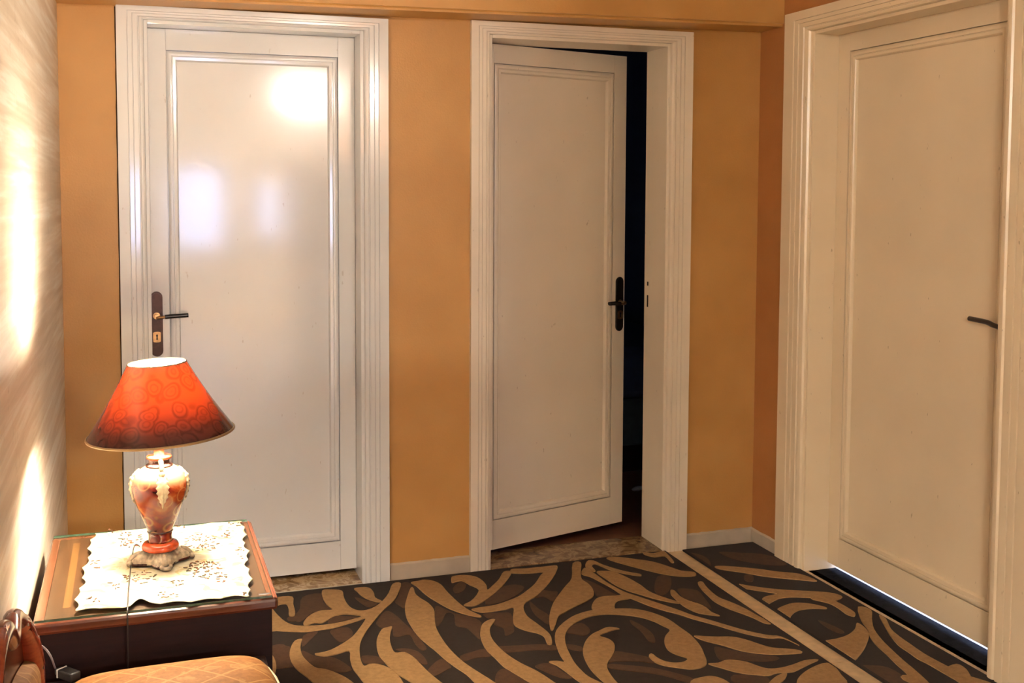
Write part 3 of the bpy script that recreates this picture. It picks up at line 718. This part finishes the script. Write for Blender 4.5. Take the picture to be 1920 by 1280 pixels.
def fill(b2, Q):
    """triangulated fill of an outline, non-zero winding"""
    k = len(Q)
    vo, ed, fo, _, _, _ = delaunay_2d_cdt([Vector((q[0], q[1])) for q in Q], [(i, (i+1) % k) for i in range(k)], [], 0, 1e-6)
    vs = [b2.verts.new((v[0], v[1], 0)) for v in vo]
    for f in fo:
        cx = sum(vo[i][0] for i in f)/len(f); cy = sum(vo[i][1] for i in f)/len(f); wn = 0
        for i in range(k):
            (ax, ay), (bx, by) = Q[i], Q[(i+1) % k]
            if (ay <= cy) != (by <= cy):
                xx = ax+(cy-ay)*(bx-ax)/(by-ay)
                if xx > cx: wn += 1 if by > ay else -1
        if wn:
            fc = b2.faces.new([vs[i] for i in f]); fc.normal_update()
            if fc.normal.z < 0: fc.normal_flip()
def motifs(name, polys, x0, x1, y0, y1, ztop, mat, parent, mirrors):
    bm = nb()
    for ip, poly in enumerate(polys):
        P = [at(u, v, z=RUGZ+0.002) for u, v in poly]
        P = smooth_path([(p.x, p.y, 0) for p in P], 3, True)
        for im, f in enumerate(mirrors):
            Q = [f(p) for p in P]
            xs_ = [q[0] for q in Q]; ys_ = [q[1] for q in Q]
            if max(xs_) < x0 or min(xs_) > x1 or max(ys_) < y0 or min(ys_) > y1: continue
            b2 = nb()
            fill(b2, Q)
            for co, no in (((x0, 0, 0), (-1, 0, 0)), ((x1, 0, 0), (1, 0, 0)), ((0, y0, 0), (0, -1, 0)), ((0, y1, 0), (0, 1, 0))):
                bmesh.ops.bisect_plane(b2, geom=b2.verts[:]+b2.edges[:]+b2.faces[:], plane_co=co, plane_no=no, clear_outer=True)
            fs = b2.faces[:]
            if not fs: b2.free(); continue
            for ff in fs:
                ff.normal_update()
                if ff.normal.z < 0: ff.normal_flip()
            top = bmesh.ops.extrude_face_region(b2, geom=fs)
            for v in top['geom']:
                if isinstance(v, bmesh.types.BMVert): v.co.z = ztop+ip*1.5e-5+im*6e-6
            for v in b2.verts:
                if v.co.z < 1e-6: v.co.z = RUGZ-0.002
            tmp = bpy.data.meshes.new('t'); b2.to_mesh(tmp); b2.free(); bm.from_mesh(tmp); bpy.data.meshes.remove(tmp)
    o = obj(name, bm, mat, parent, recalc=False)
    o['kind'] = 'stuff'
    return o
idm = lambda p: (p[0], p[1])
YM = -1.40; XM = 0.42
my = lambda p: (p[0], 2*YM-p[1]); mxm = lambda p: (2*XM-p[0], p[1]); mxy = lambda p: (2*XM-p[0], 2*YM-p[1])
RX0, RX1, RY0, RY1 = -0.19, 2.056, -2.75, -0.020
def rug_body(name, x0, x1, y0, y1):
    bm = nb(); box(bm, x0, x1, y0, y1, 0.004, RUGZ, 0.003)
    return obj(name, bm, 'rug dark pile')
rug = tag(rug_body('area_rug', RX0, RX1, RY0, RY1), 'large dark brown rug with tan leaf scrolls between table and floor strip', 'rug')
motifs('brown_leaf_motif', BRN, RX0+0.012, RX1-0.012, RY0+0.02, RY1-0.004, RUGZ+0.0012, 'rug brown pile', rug, (idm, my, mxm, mxy))
motifs('tan_scroll_motif', TAN, RX0+0.012, RX1-0.012, RY0+0.02, RY1-0.004, RUGZ+0.0032, 'rug tan pile', rug, (idm, my, mxm, mxy))
QX0, QX1 = 2.128, 2.462
rug2 = tag(rug_body('runner_rug', QX0, QX1, -2.75, -0.030), 'narrow dark brown runner with tan scrolls along the right door', 'rug')
motifs('brown_leaf_motif', BRN2, QX0+0.012, QX1-0.004, -2.73, -0.034, RUGZ+0.0012, 'rug brown pile', rug2, (idm, my))
motifs('tan_scroll_motif', TAN2, QX0+0.012, QX1-0.004, -2.73, -0.034, RUGZ+0.0032, 'rug tan pile', rug2, (idm, my))

# ------------------------------------------------------------------ lamp table
TX0, TX1, TY0, TY1, TZ = -0.214, 0.287, -1.648, -1.045, 0.594
tb = tag(empty('side_table', ((TX0+TX1)/2, (TY0+TY1)/2, 0.0162)), 'dark mahogany side table under the lamp and cream cloth', 'table')
def tbox(name, mat, d, bev=0.0):
    ox, oy, oz = tb.location
    return boxo(name, mat, (d[0]-ox, d[1]-ox, d[2]-oy, d[3]-oy, d[4]-oz, d[5]-oz), bev, tb)
tbox('body', 'near black mahogany', (TX0+0.012, TX1-0.012, TY0+0.014, TY1-0.012, 0.07, TZ-0.028), 0.002)
for sx in (0, 1):
    for sy in (0, 1):
        x = TX0+0.014 if sx == 0 else TX1-0.054; y = TY0+0.016 if sy == 0 else TY1-0.054
        tbox('foot', 'near black mahogany', (x, x+0.04, y, y+0.04, 0.0162, 0.07), 0.003)
# top: frame of four moulded rails around a veneered field with an inlay band
rw = 0.022
tbox('top_moulding', 'mahogany', (TX0, TX1, TY0, TY0+rw, TZ-0.028, TZ-0.002), 0.007)
tbox('top_moulding', 'table edge wood', (TX0, TX1, TY1-rw, TY1, TZ-0.028, TZ-0.002), 0.005)
tbox('top_moulding', 'table edge wood', (TX0, TX0+rw, TY0+rw, TY1-rw, TZ-0.028, TZ-0.002), 0.004)
tbox('top_moulding', 'table edge wood', (TX1-rw, TX1, TY0+rw*0.3, TY1-rw*0.3, TZ-0.028, TZ-0.002), 0.004)
tbox('top_moulding', 'table edge wood', (TX1-0.011, TX1-0.006, TY0+0.004, TY1-0.004, TZ-0.004, TZ+0.0005), 0.001)
tbox('top_panel', 'table veneer', (TX0+rw, TX1-rw, TY0+rw, TY1-rw, TZ-0.024, TZ-0.0015))
tbox('inlay_band', 'table inlay', (TX0+0.054, TX0+0.070, TY0+0.08, TY1-0.06, TZ-0.003, TZ-0.0012))
tbox('inlay_band', 'table inlay', (TX1-0.112, TX1-0.090, TY0+0.08, TY1-0.06, TZ-0.003, TZ-0.0012))
gl = tag(empty('glass_sheet', (TX0+0.004, TY0+0.002, TZ)), 'clear green edged glass sheet covering the table top', 'glass')
pn = boxo('pane', 'green glass', (0, 0.484, 0, 0.598, 0.0002, 0.0055), 0.0008, gl)
pn.data.materials.append(MATS['green glass edge'])
for p in pn.data.polygons:
    if abs(p.normal.z) < 0.5: p.material_index = 1
boxo('corner_clip', 'chrome', (0.455, 0.480, 0.004, 0.012, 0.0058, 0.008), 0.0008, gl)
GZ = TZ+0.006

# cream embroidered cloth with a scalloped edge
CC = [(-0.118, -1.056), (0.268, -1.064), (0.234, -1.645), (-0.137, -1.628)]      # back left, back right, front right, front left
def cloth_xy(s, t):
    a = Vector(CC[0]).lerp(Vector(CC[1]), s); b_ = Vector(CC[3]).lerp(Vector(CC[2]), s)
    return a.lerp(b_, t)
def scallop(k, f, amp=0.008): return amp*abs(math.sin(PI*k*f+0.4))+0.004*math.sin(7.3*k*f/3+1.1)
bm = nb(); NS = 90
grid = []
for j in range(NS+1):
    row = []
    for i in range(NS+1):
        s, t = i/NS, j/NS
        p = cloth_xy(s, t)
        es = max(0, 1-s*10); ee = max(0, 1-(1-s)*10); ts = max(0, 1-t*12); te = max(0, 1-(1-t)*12)
        x = p.x+es*scallop(t, 8)-ee*scallop(t, 8.5)
        y = p.y-ts*scallop(s, 5, 0.006)+te*(scallop(s, 6, 0.010)+0.030*math.exp(-((s-0.36)/0.045)**2)*1.0+0.012*math.exp(-((s-0.14)/0.06)**2))
        z = GZ+0.0010+0.0007*math.sin(9*s+2)*math.sin(8*t)
        z += te*0.004*math.exp(-((s-0.36)/0.06)**2)
        row.append(bm.verts.new((x, y, z)))
    grid.append(row)
for j in range(NS):
    for i in range(NS): bm.faces.new((grid[j][i], grid[j+1][i], grid[j+1][i+1], grid[j][i+1]))
bmesh.ops.recalc_face_normals(bm, faces=bm.faces)
ret = bmesh.ops.extrude_face_region(bm, geom=bm.faces[:])
for v in ret['geom']:
    if isinstance(v, bmesh.types.BMVert): v.co.z += 0.0009
cl = tag(obj('table_cloth', bm, 'cream damask cloth', None, True), 'cream embroidered cloth with scalloped edges under the table lamp', 'cloth')
# embroidery: sprigs of short stitches
def stitch(bm, x, y, ang, ln, wd):
    z = GZ+0.0032; d = Vector((math.cos(ang), math.sin(ang), 0)); e = Vector((-d.y, d.x, 0)); c = Vector((x, y, z))
    q = [c-d*ln, c-d*ln*0.3+e*wd, c+d*ln*0.5+e*wd*0.9, c+d*ln, c+d*ln*0.5-e*wd*0.9, c-d*ln*0.3-e*wd]
    top = [bm.verts.new(p) for p in q]; bot = [bm.verts.new(p-Vector((0, 0, 0.0022))) for p in q]
    bm.faces.new(top)
    for i in range(6): bm.faces.new((top[i], bot[i], bot[(i+1) % 6], top[(i+1) % 6]))
threads = {'brown thread': nb(), 'rust thread': nb(), 'olive thread': nb()}
rnd = random.Random(3)
def cluster(u, v, rx, ry, k, w_=(0.55, 0.3, 0.15)):
    for _ in range(k):
        a = rnd.uniform(0, 2*PI); r = math.sqrt(rnd.random())
        p = at(u+rx*r*math.cos(a), v+ry*r*math.sin(a), z=GZ+0.002)
        name = rnd.choices(['brown thread', 'rust thread', 'olive thread'], w_)[0]
        stitch(threads[name], p.x, p.y, rnd.uniform(0, PI), rnd.uniform(0.0030, 0.0062), rnd.uniform(0.0012, 0.0022))
for u, v, rx, ry, k in ((378, 1018, 34, 17, 60), (385, 1068, 40, 17, 66), (242, 1012, 26, 15, 26), (262, 1082, 32, 12, 34), (420, 1000, 12, 8, 8), (418, 1085, 12, 8, 10), (335, 1092, 14, 6, 8),
                        (205, 995, 14, 4, 6), (181, 1054, 10, 12, 8), (175, 1123, 14, 7, 7), (310, 1115, 26, 7, 11), (452, 1038, 9, 12, 8), (455, 1112, 8, 6, 3), (440, 981, 15, 5, 7), (340, 985, 12, 5, 6), (215, 1095, 10, 10, 6)):
    cluster(u, v, rx, ry, k)
for k, b2 in threads.items():
    o = obj('embroidery', b2, k, cl); o['kind'] = 'stuff'

# ------------------------------------------------------------------ table lamp
LX, LY, LZ = 0.046, -1.352, GZ+0.0026
lamp = tag(empty('table_lamp', (LX, LY, LZ)), 'lit table lamp with red leaf print shade and glazed vase base', 'lamp')
th0 = -PI/2+0.15
# ornate square foot with a corner towards the room
bm = nb(); SEG = 96; rings = []
for z, k in ((0.004, 0.98), (0.008, 1.0), (0.012, 0.96), (0.016, 0.94), (0.021, 0.86), (0.026, 0.76), (0.031, 0.66), (0.034, 0.55)):
    ring = []
    for i in range(SEG):
        a = 2*PI*i/SEG
        c4 = math.cos(4*(a-th0))
        r = (0.0565+0.0135*c4+0.002*math.cos(8*(a-th0)))*k
        if 0.010 < z < 0.033: r += 0.0022*math.sin(18*a+z*160)*math.sin(26*a)
        zz = z+(0.0018*math.sin(22*a+1.0) if 0.014 < z < 0.030 else 0)
        ring.append(bm.verts.new((r*math.cos(a), r*math.sin(a), zz)))
    rings.append(ring)
for a, b_ in zip(rings, rings[1:]):
    for i in range(SEG): bm.faces.new((a[i], a[(i+1) % SEG], b_[(i+1) % SEG], b_[i]))
bm.faces.new(rings[0][::-1]); bm.faces.new(rings[-1])
ft = obj('foot', bm, 'grey antiqued relief', lamp, True); ft['label'] = 'grey antiqued relief foot'
bm = nb(); rings = []
for z, k in ((0.0028, 0.97), (0.0088, 1.005)):
    rings.append([bm.verts.new(((0.0575+0.0135*math.cos(4*(2*PI*i/SEG-th0)))*k*math.cos(2*PI*i/SEG), (0.0575+0.0135*math.cos(4*(2*PI*i/SEG-th0)))*k*math.sin(2*PI*i/SEG), z)) for i in range(SEG)])
for i in range(SEG): bm.faces.new((rings[0][i], rings[0][(i+1) % SEG], rings[1][(i+1) % SEG], rings[1][i]))
bm.faces.new(rings[0][::-1]); bm.faces.new(rings[1])
obj('plinth', bm, 'dark glaze', ft, True)
for k in range(4):
    a = th0+k*PI/2; d = Vector((math.cos(a), math.sin(a), 0)); e = Vector((-d.y, d.x, 0)); c = d*0.071
    bm = nb()
    for s in (-1, 1): sphere(bm, c+e*0.009*s+Vector((0, 0, 0.0092)), 0.0062, 12)
    tube(bm, [c+e*0.009*s+Vector((0, 0, 0.0072-(1-s*s)*0.0015))+d*0.002 for s in (-1, -0.5, 0, 0.5, 1)], 0.0056, 10)
    tube(bm, smooth_path([d*0.046+Vector((0, 0, 0.028)), d*0.060+Vector((0, 0, 0.023)), d*0.070+Vector((0, 0, 0.011))], 4), 0.0068, 10)
    for v in bm.verts: v.co.z = max(v.co.z, 0.0001)
    obj('scroll_foot', bm, 'grey antiqued relief', ft, True)
bm = nb(); lathe(bm, [(0.034, 0.0325), (0.0405, 0.034), (0.043, 0.038), (0.0425, 0.044), (0.039, 0.049), (0.031, 0.0525), (0.0285, 0.053)], 48)
obj('collar_ring', bm, 'orange red glaze', lamp, True)
bm = nb(); lathe(bm, [(0.029, 0.052), (0.0275, 0.058), (0.0268, 0.066), (0.0275, 0.076)], 48)
obj('stem', bm, 'red mottled glaze', lamp, True)
bm = nb(); lathe(bm, [(0.027, 0.0745), (0.0295, 0.0755), (0.0302, 0.077), (0.0295, 0.0785), (0.027, 0.0795)], 48)
obj('bead_ring', bm, 'dark glaze', lamp, True)
VP = [(0.0283, 0.0785), (0.0300, 0.084), (0.0345, 0.095), (0.0405, 0.110), (0.0475, 0.128), (0.0545, 0.146), (0.0602, 0.163), (0.0635, 0.178), (0.0640, 0.190), (0.0615, 0.202), (0.0560, 0.214), (0.0475, 0.224), (0.0370, 0.231), (0.0275, 0.2345), (0.0245, 0.236)]
VPs = [(p.x, p.y) for p in smooth_path([(r, z, 0) for r, z in VP], 3)]
bm = nb(); lathe(bm, VPs, 64)
vase = obj('vase_body', bm, 'red mottled glaze', lamp, True)
bm = nb(); lathe(bm, [(0.030, 0.233), (0.031, 0.2345), (0.0305, 0.237), (0.0245, 0.2385), (0.0235, 0.244), (0.0238, 0.250), (0.026, 0.252)], 48)
obj('neck', bm, 'dark glaze', lamp, True)
bm = nb(); lathe(bm, [(0.0255, 0.2505), (0.0285, 0.252), (0.0292, 0.255), (0.028, 0.258), (0.012, 0.2595), (0.011, 0.285), (0.015, 0.288), (0.015, 0.330)], 48)
obj('neck_lip', bm, 'orange red glaze', lamp, True)
def vr(z):
    for (r0, z0), (r1, z1) in zip(VPs, VPs[1:]):
        if z0 <= z <= z1: return r0+(r1-r0)*(z-z0)/max(1e-9, z1-z0)
    return VPs[-1][0] if z > VPs[-1][1] else VPs[0][0]
def acanthus(phi0, ztop, zbot, wmax, mat, lab=None):
    """serrated relief leaf lying on the vase"""
    bm = nb(); K, M_ = 60, 10; rows = []
    for j in range(K+1):
        t = j/K; z = ztop+(zbot-ztop)*t
        half = wmax*(0.32+0.68*math.sin(PI*min(1, t*1.12+0.08))**0.8)*(1-0.95*max(0, t-0.80)/0.20)
        saw = (t*7) % 1.0
        half *= 0.74+0.26*(1-abs(saw*2-1)) if t > 0.12 else 1
        row = []
        for i in range(M_+1):
            s = -1+2*i/M_
            h = 0.0008+0.0038*(1-abs(s))**0.7+0.0016*math.cos(s*9+saw*2)*(1-abs(s))
            zz = z-0.006*abs(s)*(1 if t > 0.1 else 0)
            r = vr(zz)+(h if abs(s) < 0.999 else -0.001)
            ph = phi0+s*half/max(0.03, vr(zz))
            row.append(bm.verts.new((r*math.cos(ph), r*math.sin(ph), zz)))
        rows.append(row)
    for a, b_ in zip(rows, rows[1:]):
        for i in range(M_): bm.faces.new((a[i], a[i+1], b_[i+1], b_[i]))
    o = obj('acanthus_leaf', bm, mat, vase, True)
    if lab: o['label'] = lab
for k, phi in enumerate((-PI/2+0.10, PI-0.15, 0.10, PI/2)):
    acanthus(phi, 0.229, 0.148, 0.017 if k == 0 else 0.022, 'cream relief glaze', 'raised cream acanthus leaf')
    d = Vector((math.cos(phi), math.sin(phi), 0))
    if k in (0, 3):
        bm = nb(); tube(bm, smooth_path([d*0.024+Vector((0, 0, 0.246)), d*0.033+Vector((0, 0, 0.251)), d*0.042+Vector((0, 0, 0.246)), d*0.047+Vector((0, 0, 0.236)), d*0.0485+Vector((0, 0, 0.227))], 4), [0.0055]*17, 12)
        sphere(bm, d*0.0492+Vector((0, 0, 0.2235)), 0.0082, 16)
        obj('curl', bm, 'cream relief glaze', vase, True)
    else:
        bm = nb()
        for j in range(5):
            z = 0.205-j*0.013; sphere(bm, d*(vr(z)+0.002)+Vector((0, 0, z)), 0.0062-j*0.0005, 10)
        obj('berry_relief', bm, 'grey antiqued relief', vase, True)
# shade, tilted a little
sh = empty('shade', (0.006, 0.0, 0.312)); sh.parent = lamp; sh.rotation_euler = (0, -0.045, 0)
SH0, SH1, SHH = 0.1685, 0.0675, 0.168
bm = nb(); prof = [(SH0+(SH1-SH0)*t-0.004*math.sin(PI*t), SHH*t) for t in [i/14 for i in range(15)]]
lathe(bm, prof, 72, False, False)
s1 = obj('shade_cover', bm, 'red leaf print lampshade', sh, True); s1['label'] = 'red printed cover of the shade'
bm = nb(); lathe(bm, [(r-0.0022, z) for r, z in prof], 72, False, False)
obj('shade_lining', bm, 'white shade lining', sh, True)
for nm, r, z, t in (('hem_trim', SH0-0.001, 0.0, 0.0030), ('top_trim', SH1-0.001, SHH, 0.0018)):
    bm = nb(); lathe(bm, [(r+t*math.cos(a), z+t*math.sin(a)) for a in [2*PI*i/10 for i in range(11)]], 72, False, False)
    obj(nm, bm, 'gold rim', sh, True)
bm = nb()
for k in range(3):
    a = 2*PI*k/3+0.4; d = Vector((math.cos(a), math.sin(a), 0))
    tube(bm, [d*0.008+Vector((0, 0, 0.030)), d*0.05+Vector((0, 0, 0.10)), d*(SH1-0.002)+Vector((0, 0, SHH-0.004))], 0.0014, 6)
obj('shade_carrier', bm, 'worn brass', sh, True)
BZ = 0.444
bm = nb(); lathe(bm, [(0.011, 0.328), (0.0125, 0.400), (0.026, 0.418), (0.0335, BZ-0.004), (0.029, 0.460), (0.016, 0.472), (0.004, 0.4755)], 24)
obj('bulb', bm, 'lamp bulb glass', lamp, True)
# flex from the foot over the front edge of the table
pc = [at(262, 1024, z=GZ+0.030), at(256, 1020, z=GZ+0.034), at(251, 1026, z=GZ+0.028), at(247, 1048, z=GZ+0.012), at(244, 1075, z=GZ+0.006), at(241, 1105, z=GZ+0.006), at(240, 1130, z=GZ+0.006)]
pc += [Vector((pc[-1].x-0.001, TY0-0.005, TZ+0.004)), Vector((pc[-1].x-0.001, TY0-0.007, TZ-0.03)), Vector((pc[-1].x-0.002, TY0-0.006, TZ-0.12)), Vector((pc[-1].x-0.004, TY0-0.006, TZ-0.30)), Vector((pc[-1].x-0.004, TY0-0.006, 0.03))]
bm = nb(); tube(bm, smooth_path([p-Vector((LX, LY, LZ)) for p in pc], 5), 0.0016, 8)
obj('power_flex', bm, 'black cord', lamp, True)

# ------------------------------------------------------------------ upholstered chair in the foreground
SY1, SY0 = -1.705, -2.50
ch = tag(empty('upholstered_chair', (0.03, (SY0+SY1)/2, 0.0162)), 'carved mahogany chair with tan damask seat in front of the side table', 'chair')
CO = Vector(ch.location)
def cbox(name, mat, d, bev=0.0, seg=2):
    return boxo(name, mat, (d[0]-CO.x, d[1]-CO.x, d[2]-CO.y, d[3]-CO.y, d[4]-CO.z, d[5]-CO.z), bev, ch, seg)
cbox('seat_rail', 'near black mahogany', (-0.215, 0.255, SY0, SY1+0.022, 0.40, 0.485), 0.008)
for x in (-0.195, 0.235):
    for y in (SY0+0.03, SY1-0.02):
        bm = nb(); lathe(bm, [(0.014, 0.0162), (0.016, 0.024), (0.013, 0.05), (0.017, 0.20), (0.024, 0.36), (0.027, 0.41)], 16, ctr=(x, y))
        for v in bm.verts: v.co -= CO
        obj('leg', bm, 'mahogany', ch, True)
# seat cushion: crowned, rounded corners
bm = nb(); K = 40; rows = []
x0, x1, y0, y1 = -0.165, 0.264, SY0, SY1
def seat_pt(s, t):
    a, b_ = 2*s-1, 2*t-1
    # superellipse mapping of the square onto rounded square
    m_ = max(abs(a), abs(b_)); 
    if m_ > 0:
        k = m_/((abs(a)**6+abs(b_)**6)**(1/6)); a, b_ = a*k, b_*k
    d = (abs(a)**6+abs(b_)**6)**(1/6)
    z = 0.488+0.040*(1-d**5)**0.5*(1.0+0.12*(a*0.8))+0.012*(1-a*a)*(1-b_*b_)
    return Vector((x0+(x1-x0)*(a+1)/2, y0+(y1-y0)*(b_+1)/2, z))
for j in range(K+1): rows.append([bm.verts.new(seat_pt(i/K, j/K)-CO) for i in range(K+1)])
for j in range(K):
    for i in range(K): bm.faces.new((rows[j][i], rows[j][i+1], rows[j+1][i+1], rows[j+1][i]))
bmesh.ops.recalc_face_normals(bm, faces=bm.faces)
bnd = [e for e in bm.edges if len(e.link_faces) == 1]
ret = bmesh.ops.extrude_edge_only(bm, edges=bnd)
for v in ret['geom']:
    if isinstance(v, bmesh.types.BMVert): v.co.z = 0.480-CO.z
obj('seat_cushion', bm, 'tan damask upholstery', ch, True)
bm = nb(); pr = []
for k in range(60):
    a = 2*PI*k/60; cx, cy_ = math.cos(a), math.sin(a); m_ = (abs(cx)**6+abs(cy_)**6)**(-1/6)
    pr.append(Vector(((x0+x1)/2+(x1-x0)/2*cx*m_*1.003, (y0+y1)/2+(y1-y0)/2*cy_*m_*1.003, 0.487))-CO)
pr.append(pr[0]); tube(bm, pr, 0.0042, 8)
obj('seat_braid', bm, 'gold braid', ch, True)
# back: post rising from the rail, crest rolling towards the room
def P(u, v, y): return at(u, v, y=y)
path = [P(63, 1300, -1.80), P(62, 1262, -1.80), P(61, 1238, -1.815), P(54, 1208, -1.835), P(46, 1183, -1.865), P(36, 1166, -1.905), P(20, 1158, -1.955), P(6, 1166, -2.005), Vector((-0.208, -2.10, 0.735)), Vector((-0.205, -2.22, 0.80)), Vector((-0.205, -2.34, 0.80)), Vector((-0.205, -2.42, 0.73)), Vector((-0.205, -2.44, 0.60)), Vector((-0.205, -2.44, 0.47))]
for p in path: p.x = max(p.x, XL+0.022)
path[0].z = 0.47
bm = nb(); sp = smooth_path([p-CO for p in path], 6)
tube(bm, sp, [0.0215 if i < 20 else (0.019 if i < 30 else 0.016) for i in range(len(sp))], 14, 1.0)
obj('back_frame', bm, 'red chair wood', ch, True)
bm = nb(); tube(bm, smooth_path([p-CO+Vector((0.014, -0.004, -0.004)) for p in path[2:6]], 6), 0.0026, 8)
obj('back_braid', bm, 'gold braid', ch, True)
# wooden back board and padded inside of the back
bm = nb()
ol = [(-1.83, 0.47), (-1.83, 0.585), (-1.865, 0.640), (-1.92, 0.668), (-1.99, 0.680), (-2.10, 0.72), (-2.28, 0.79), (-2.42, 0.72), (-2.43, 0.47)]
a = [bm.verts.new(Vector((XL+0.012, p[0], p[1]))-CO) for p in ol]; b2 = [bm.verts.new(Vector((XL+0.024, p[0], p[1]))-CO) for p in ol]
bm.faces.new(a); bm.faces.new(b2[::-1])
for i in range(len(ol)): bm.faces.new((a[i], a[(i+1) % len(ol)], b2[(i+1) % len(ol)], b2[i]))
obj('back_board', bm, 'mahogany', ch)
bm = nb(); KK = 20; rows = []
for j in range(KK+1):
    t = j/KK; y = -1.795-0.62*t; row = []
    ztop = 0.585+0.05*math.sin(PI*t)+0.08*t*t
    for i in range(KK+1):
        s = i/KK; z = 0.488+(ztop-0.488)*s
        bul = (max(0, 1-(2*t-1)**6)**0.5)*(max(0, 1-(2*s-1)**4)**0.5)
        row.append(bm.verts.new(Vector((XL+0.026+0.034*bul, y, z))-CO))
    rows.append(row)
for j in range(KK):
    for i in range(KK): bm.faces.new((rows[j][i], rows[j][i+1], rows[j+1][i+1], rows[j+1][i]))
obj('back_pad', bm, 'tan damask upholstery', ch, True)
bm = nb()
for k in range(9):
    y = -2.035-0.012*k
    tube(bm, smooth_path([Vector((XL+0.064, y, 0.615))-CO, Vector((XL+0.068, y+0.004*math.sin(k*2), 0.598))-CO, Vector((XL+0.066, y, 0.572))-CO], 4), 0.0032, 6)
obj('fringe', bm, 'gold braid', ch, True)

# black charger on the chair's back rail, its lead coming round the post
chg = tag(empty('phone_charger', (0, 0, 0)), 'black charger with grey lead beside the chair post', 'charger')
pa = at(127, 1251, z=0.508); q0 = at(104, 1243, z=0.508)
ang = math.atan2(pa.y-q0.y, pa.x-q0.x)
chg.location = (pa.x, pa.y, 0.4852); chg.rotation_euler = (0, 0, ang)
boxo('charger_body', 'charger plastic', (-0.018, 0.026, -0.012, 0.012, 0.0, 0.018), 0.003, chg)
boxo('charger_band', 'charger band', (-0.0215, -0.018, -0.0122, 0.0122, 0.0, 0.0182), 0.001, chg)
boxo('charger_nose', 'charger plastic', (-0.033, -0.0215, -0.008, 0.008, 0.002, 0.016), 0.003, chg)
inv = (Matrix.Translation(chg.location) @ Matrix.Rotation(ang, 4, 'Z')).inverted()
lead = [Vector((-0.030, 0, 0.009)), Vector((-0.042, 0.001, 0.012))]+[inv @ p for p in (at(96, 1232, y=-1.712), at(85, 1216, y=-1.72), at(70, 1207, y=-1.745), at(56, 1208, y=-1.775), at(40, 1230, y=-1.79))]
bm = nb(); tube(bm, smooth_path(lead, 5), 0.0021, 8)
obj('lead', bm, 'grey cord', chg, True)

# ------------------------------------------------------------------ dim things seen through the ajar door
bed = tag(empty('bed', (2.35, 1.55, 0)), 'dim bed with navy cover glimpsed through the ajar door', 'bed')
boxo('mattress', 'navy cover', (-0.50, 0.60, -0.35, 1.2, 0.40, 0.68), 0.04, bed, 4)
boxo('valance', 'green grey sheet', (-0.48, 0.58, -0.34, 1.18, 0.15, 0.40), 0.01, bed)
boxo('bed_base', 'near black mahogany', (-0.46, 0.56, -0.30, 1.15, 0.0, 0.15), 0.005, bed)
sp_ = at(1196, 909, z=0.03)
bm = nb(); sphere(bm, (0, 0, 0.012), 0.022, 16, (1.9, 0.8, 0.5)); 
for v in bm.verts: v.co.z = max(v.co.z, 0.0)
slp = tag(obj('slipper', bm, 'pale slipper', None, True), 'small pale slipper on the floor of the dark room', 'slipper')
slp.location = (sp_.x, sp_.y, 0.0); slp.rotation_euler = (0, 0, 0.4)

# ------------------------------------------------------------------ ceiling lamp of the hall and an added fill lamp (behind the camera)
def ceiling_lamp(loc, label, mat):
    c = tag(empty('ceiling_lamp', loc), label, 'lamp')
    bm = nb(); lathe(bm, [(0.015, 0.0), (0.15, 0.010), (0.245, 0.03), (0.28, 0.06), (0.27, 0.09), (0.18, 0.11), (0.03, 0.12)], 40)
    obj('glass_bowl', bm, mat, c, True)
    bm = nb(); lathe(bm, [(0.012, 0.115), (0.012, ZC-loc[2]-0.03), (0.05, ZC-loc[2]-0.02), (0.055, ZC-loc[2])], 20)
    obj('stem', bm, 'worn brass', c, True)
ceiling_lamp((1.94, -8.85, 2.52), 'opal glass bowl lamp hanging in line with the white door', 'opal ceiling glass')
ceiling_lamp((-2.4, -8.0, 2.30), 'added fill lamp with opal glass bowl in the left wing of the hall', 'added wing lamp glass')  # added out of view to brighten the right wall and its door

# wardrobe added behind the camera to shade the lower back wall and floor
wd = tag(empty('shade_wardrobe', (1.83, -4.85, 0.004)), 'tall dark wooden wardrobe shape added to shade the lower wall and floor', 'shade_wardrobe')
boxo('carcass', 'mahogany', (-0.62, 0.62, -0.26, 0.24, 0.08, 1.74), 0.006, wd)
boxo('plinth', 'near black mahogany', (-0.60, 0.60, -0.24, 0.22, 0.0, 0.08), 0.003, wd)
for k in (-1, 1):
    dr = boxo('door', 'mahogany', (-0.60 if k < 0 else 0.003, -0.003 if k < 0 else 0.60, 0.241, 0.262, 0.10, 1.71), 0.004, wd)
    bm = nb(); sphere(bm, (k*0.05, 0.275, 0.95), 0.016, 12); obj('knob', bm, 'worn brass', dr, True)
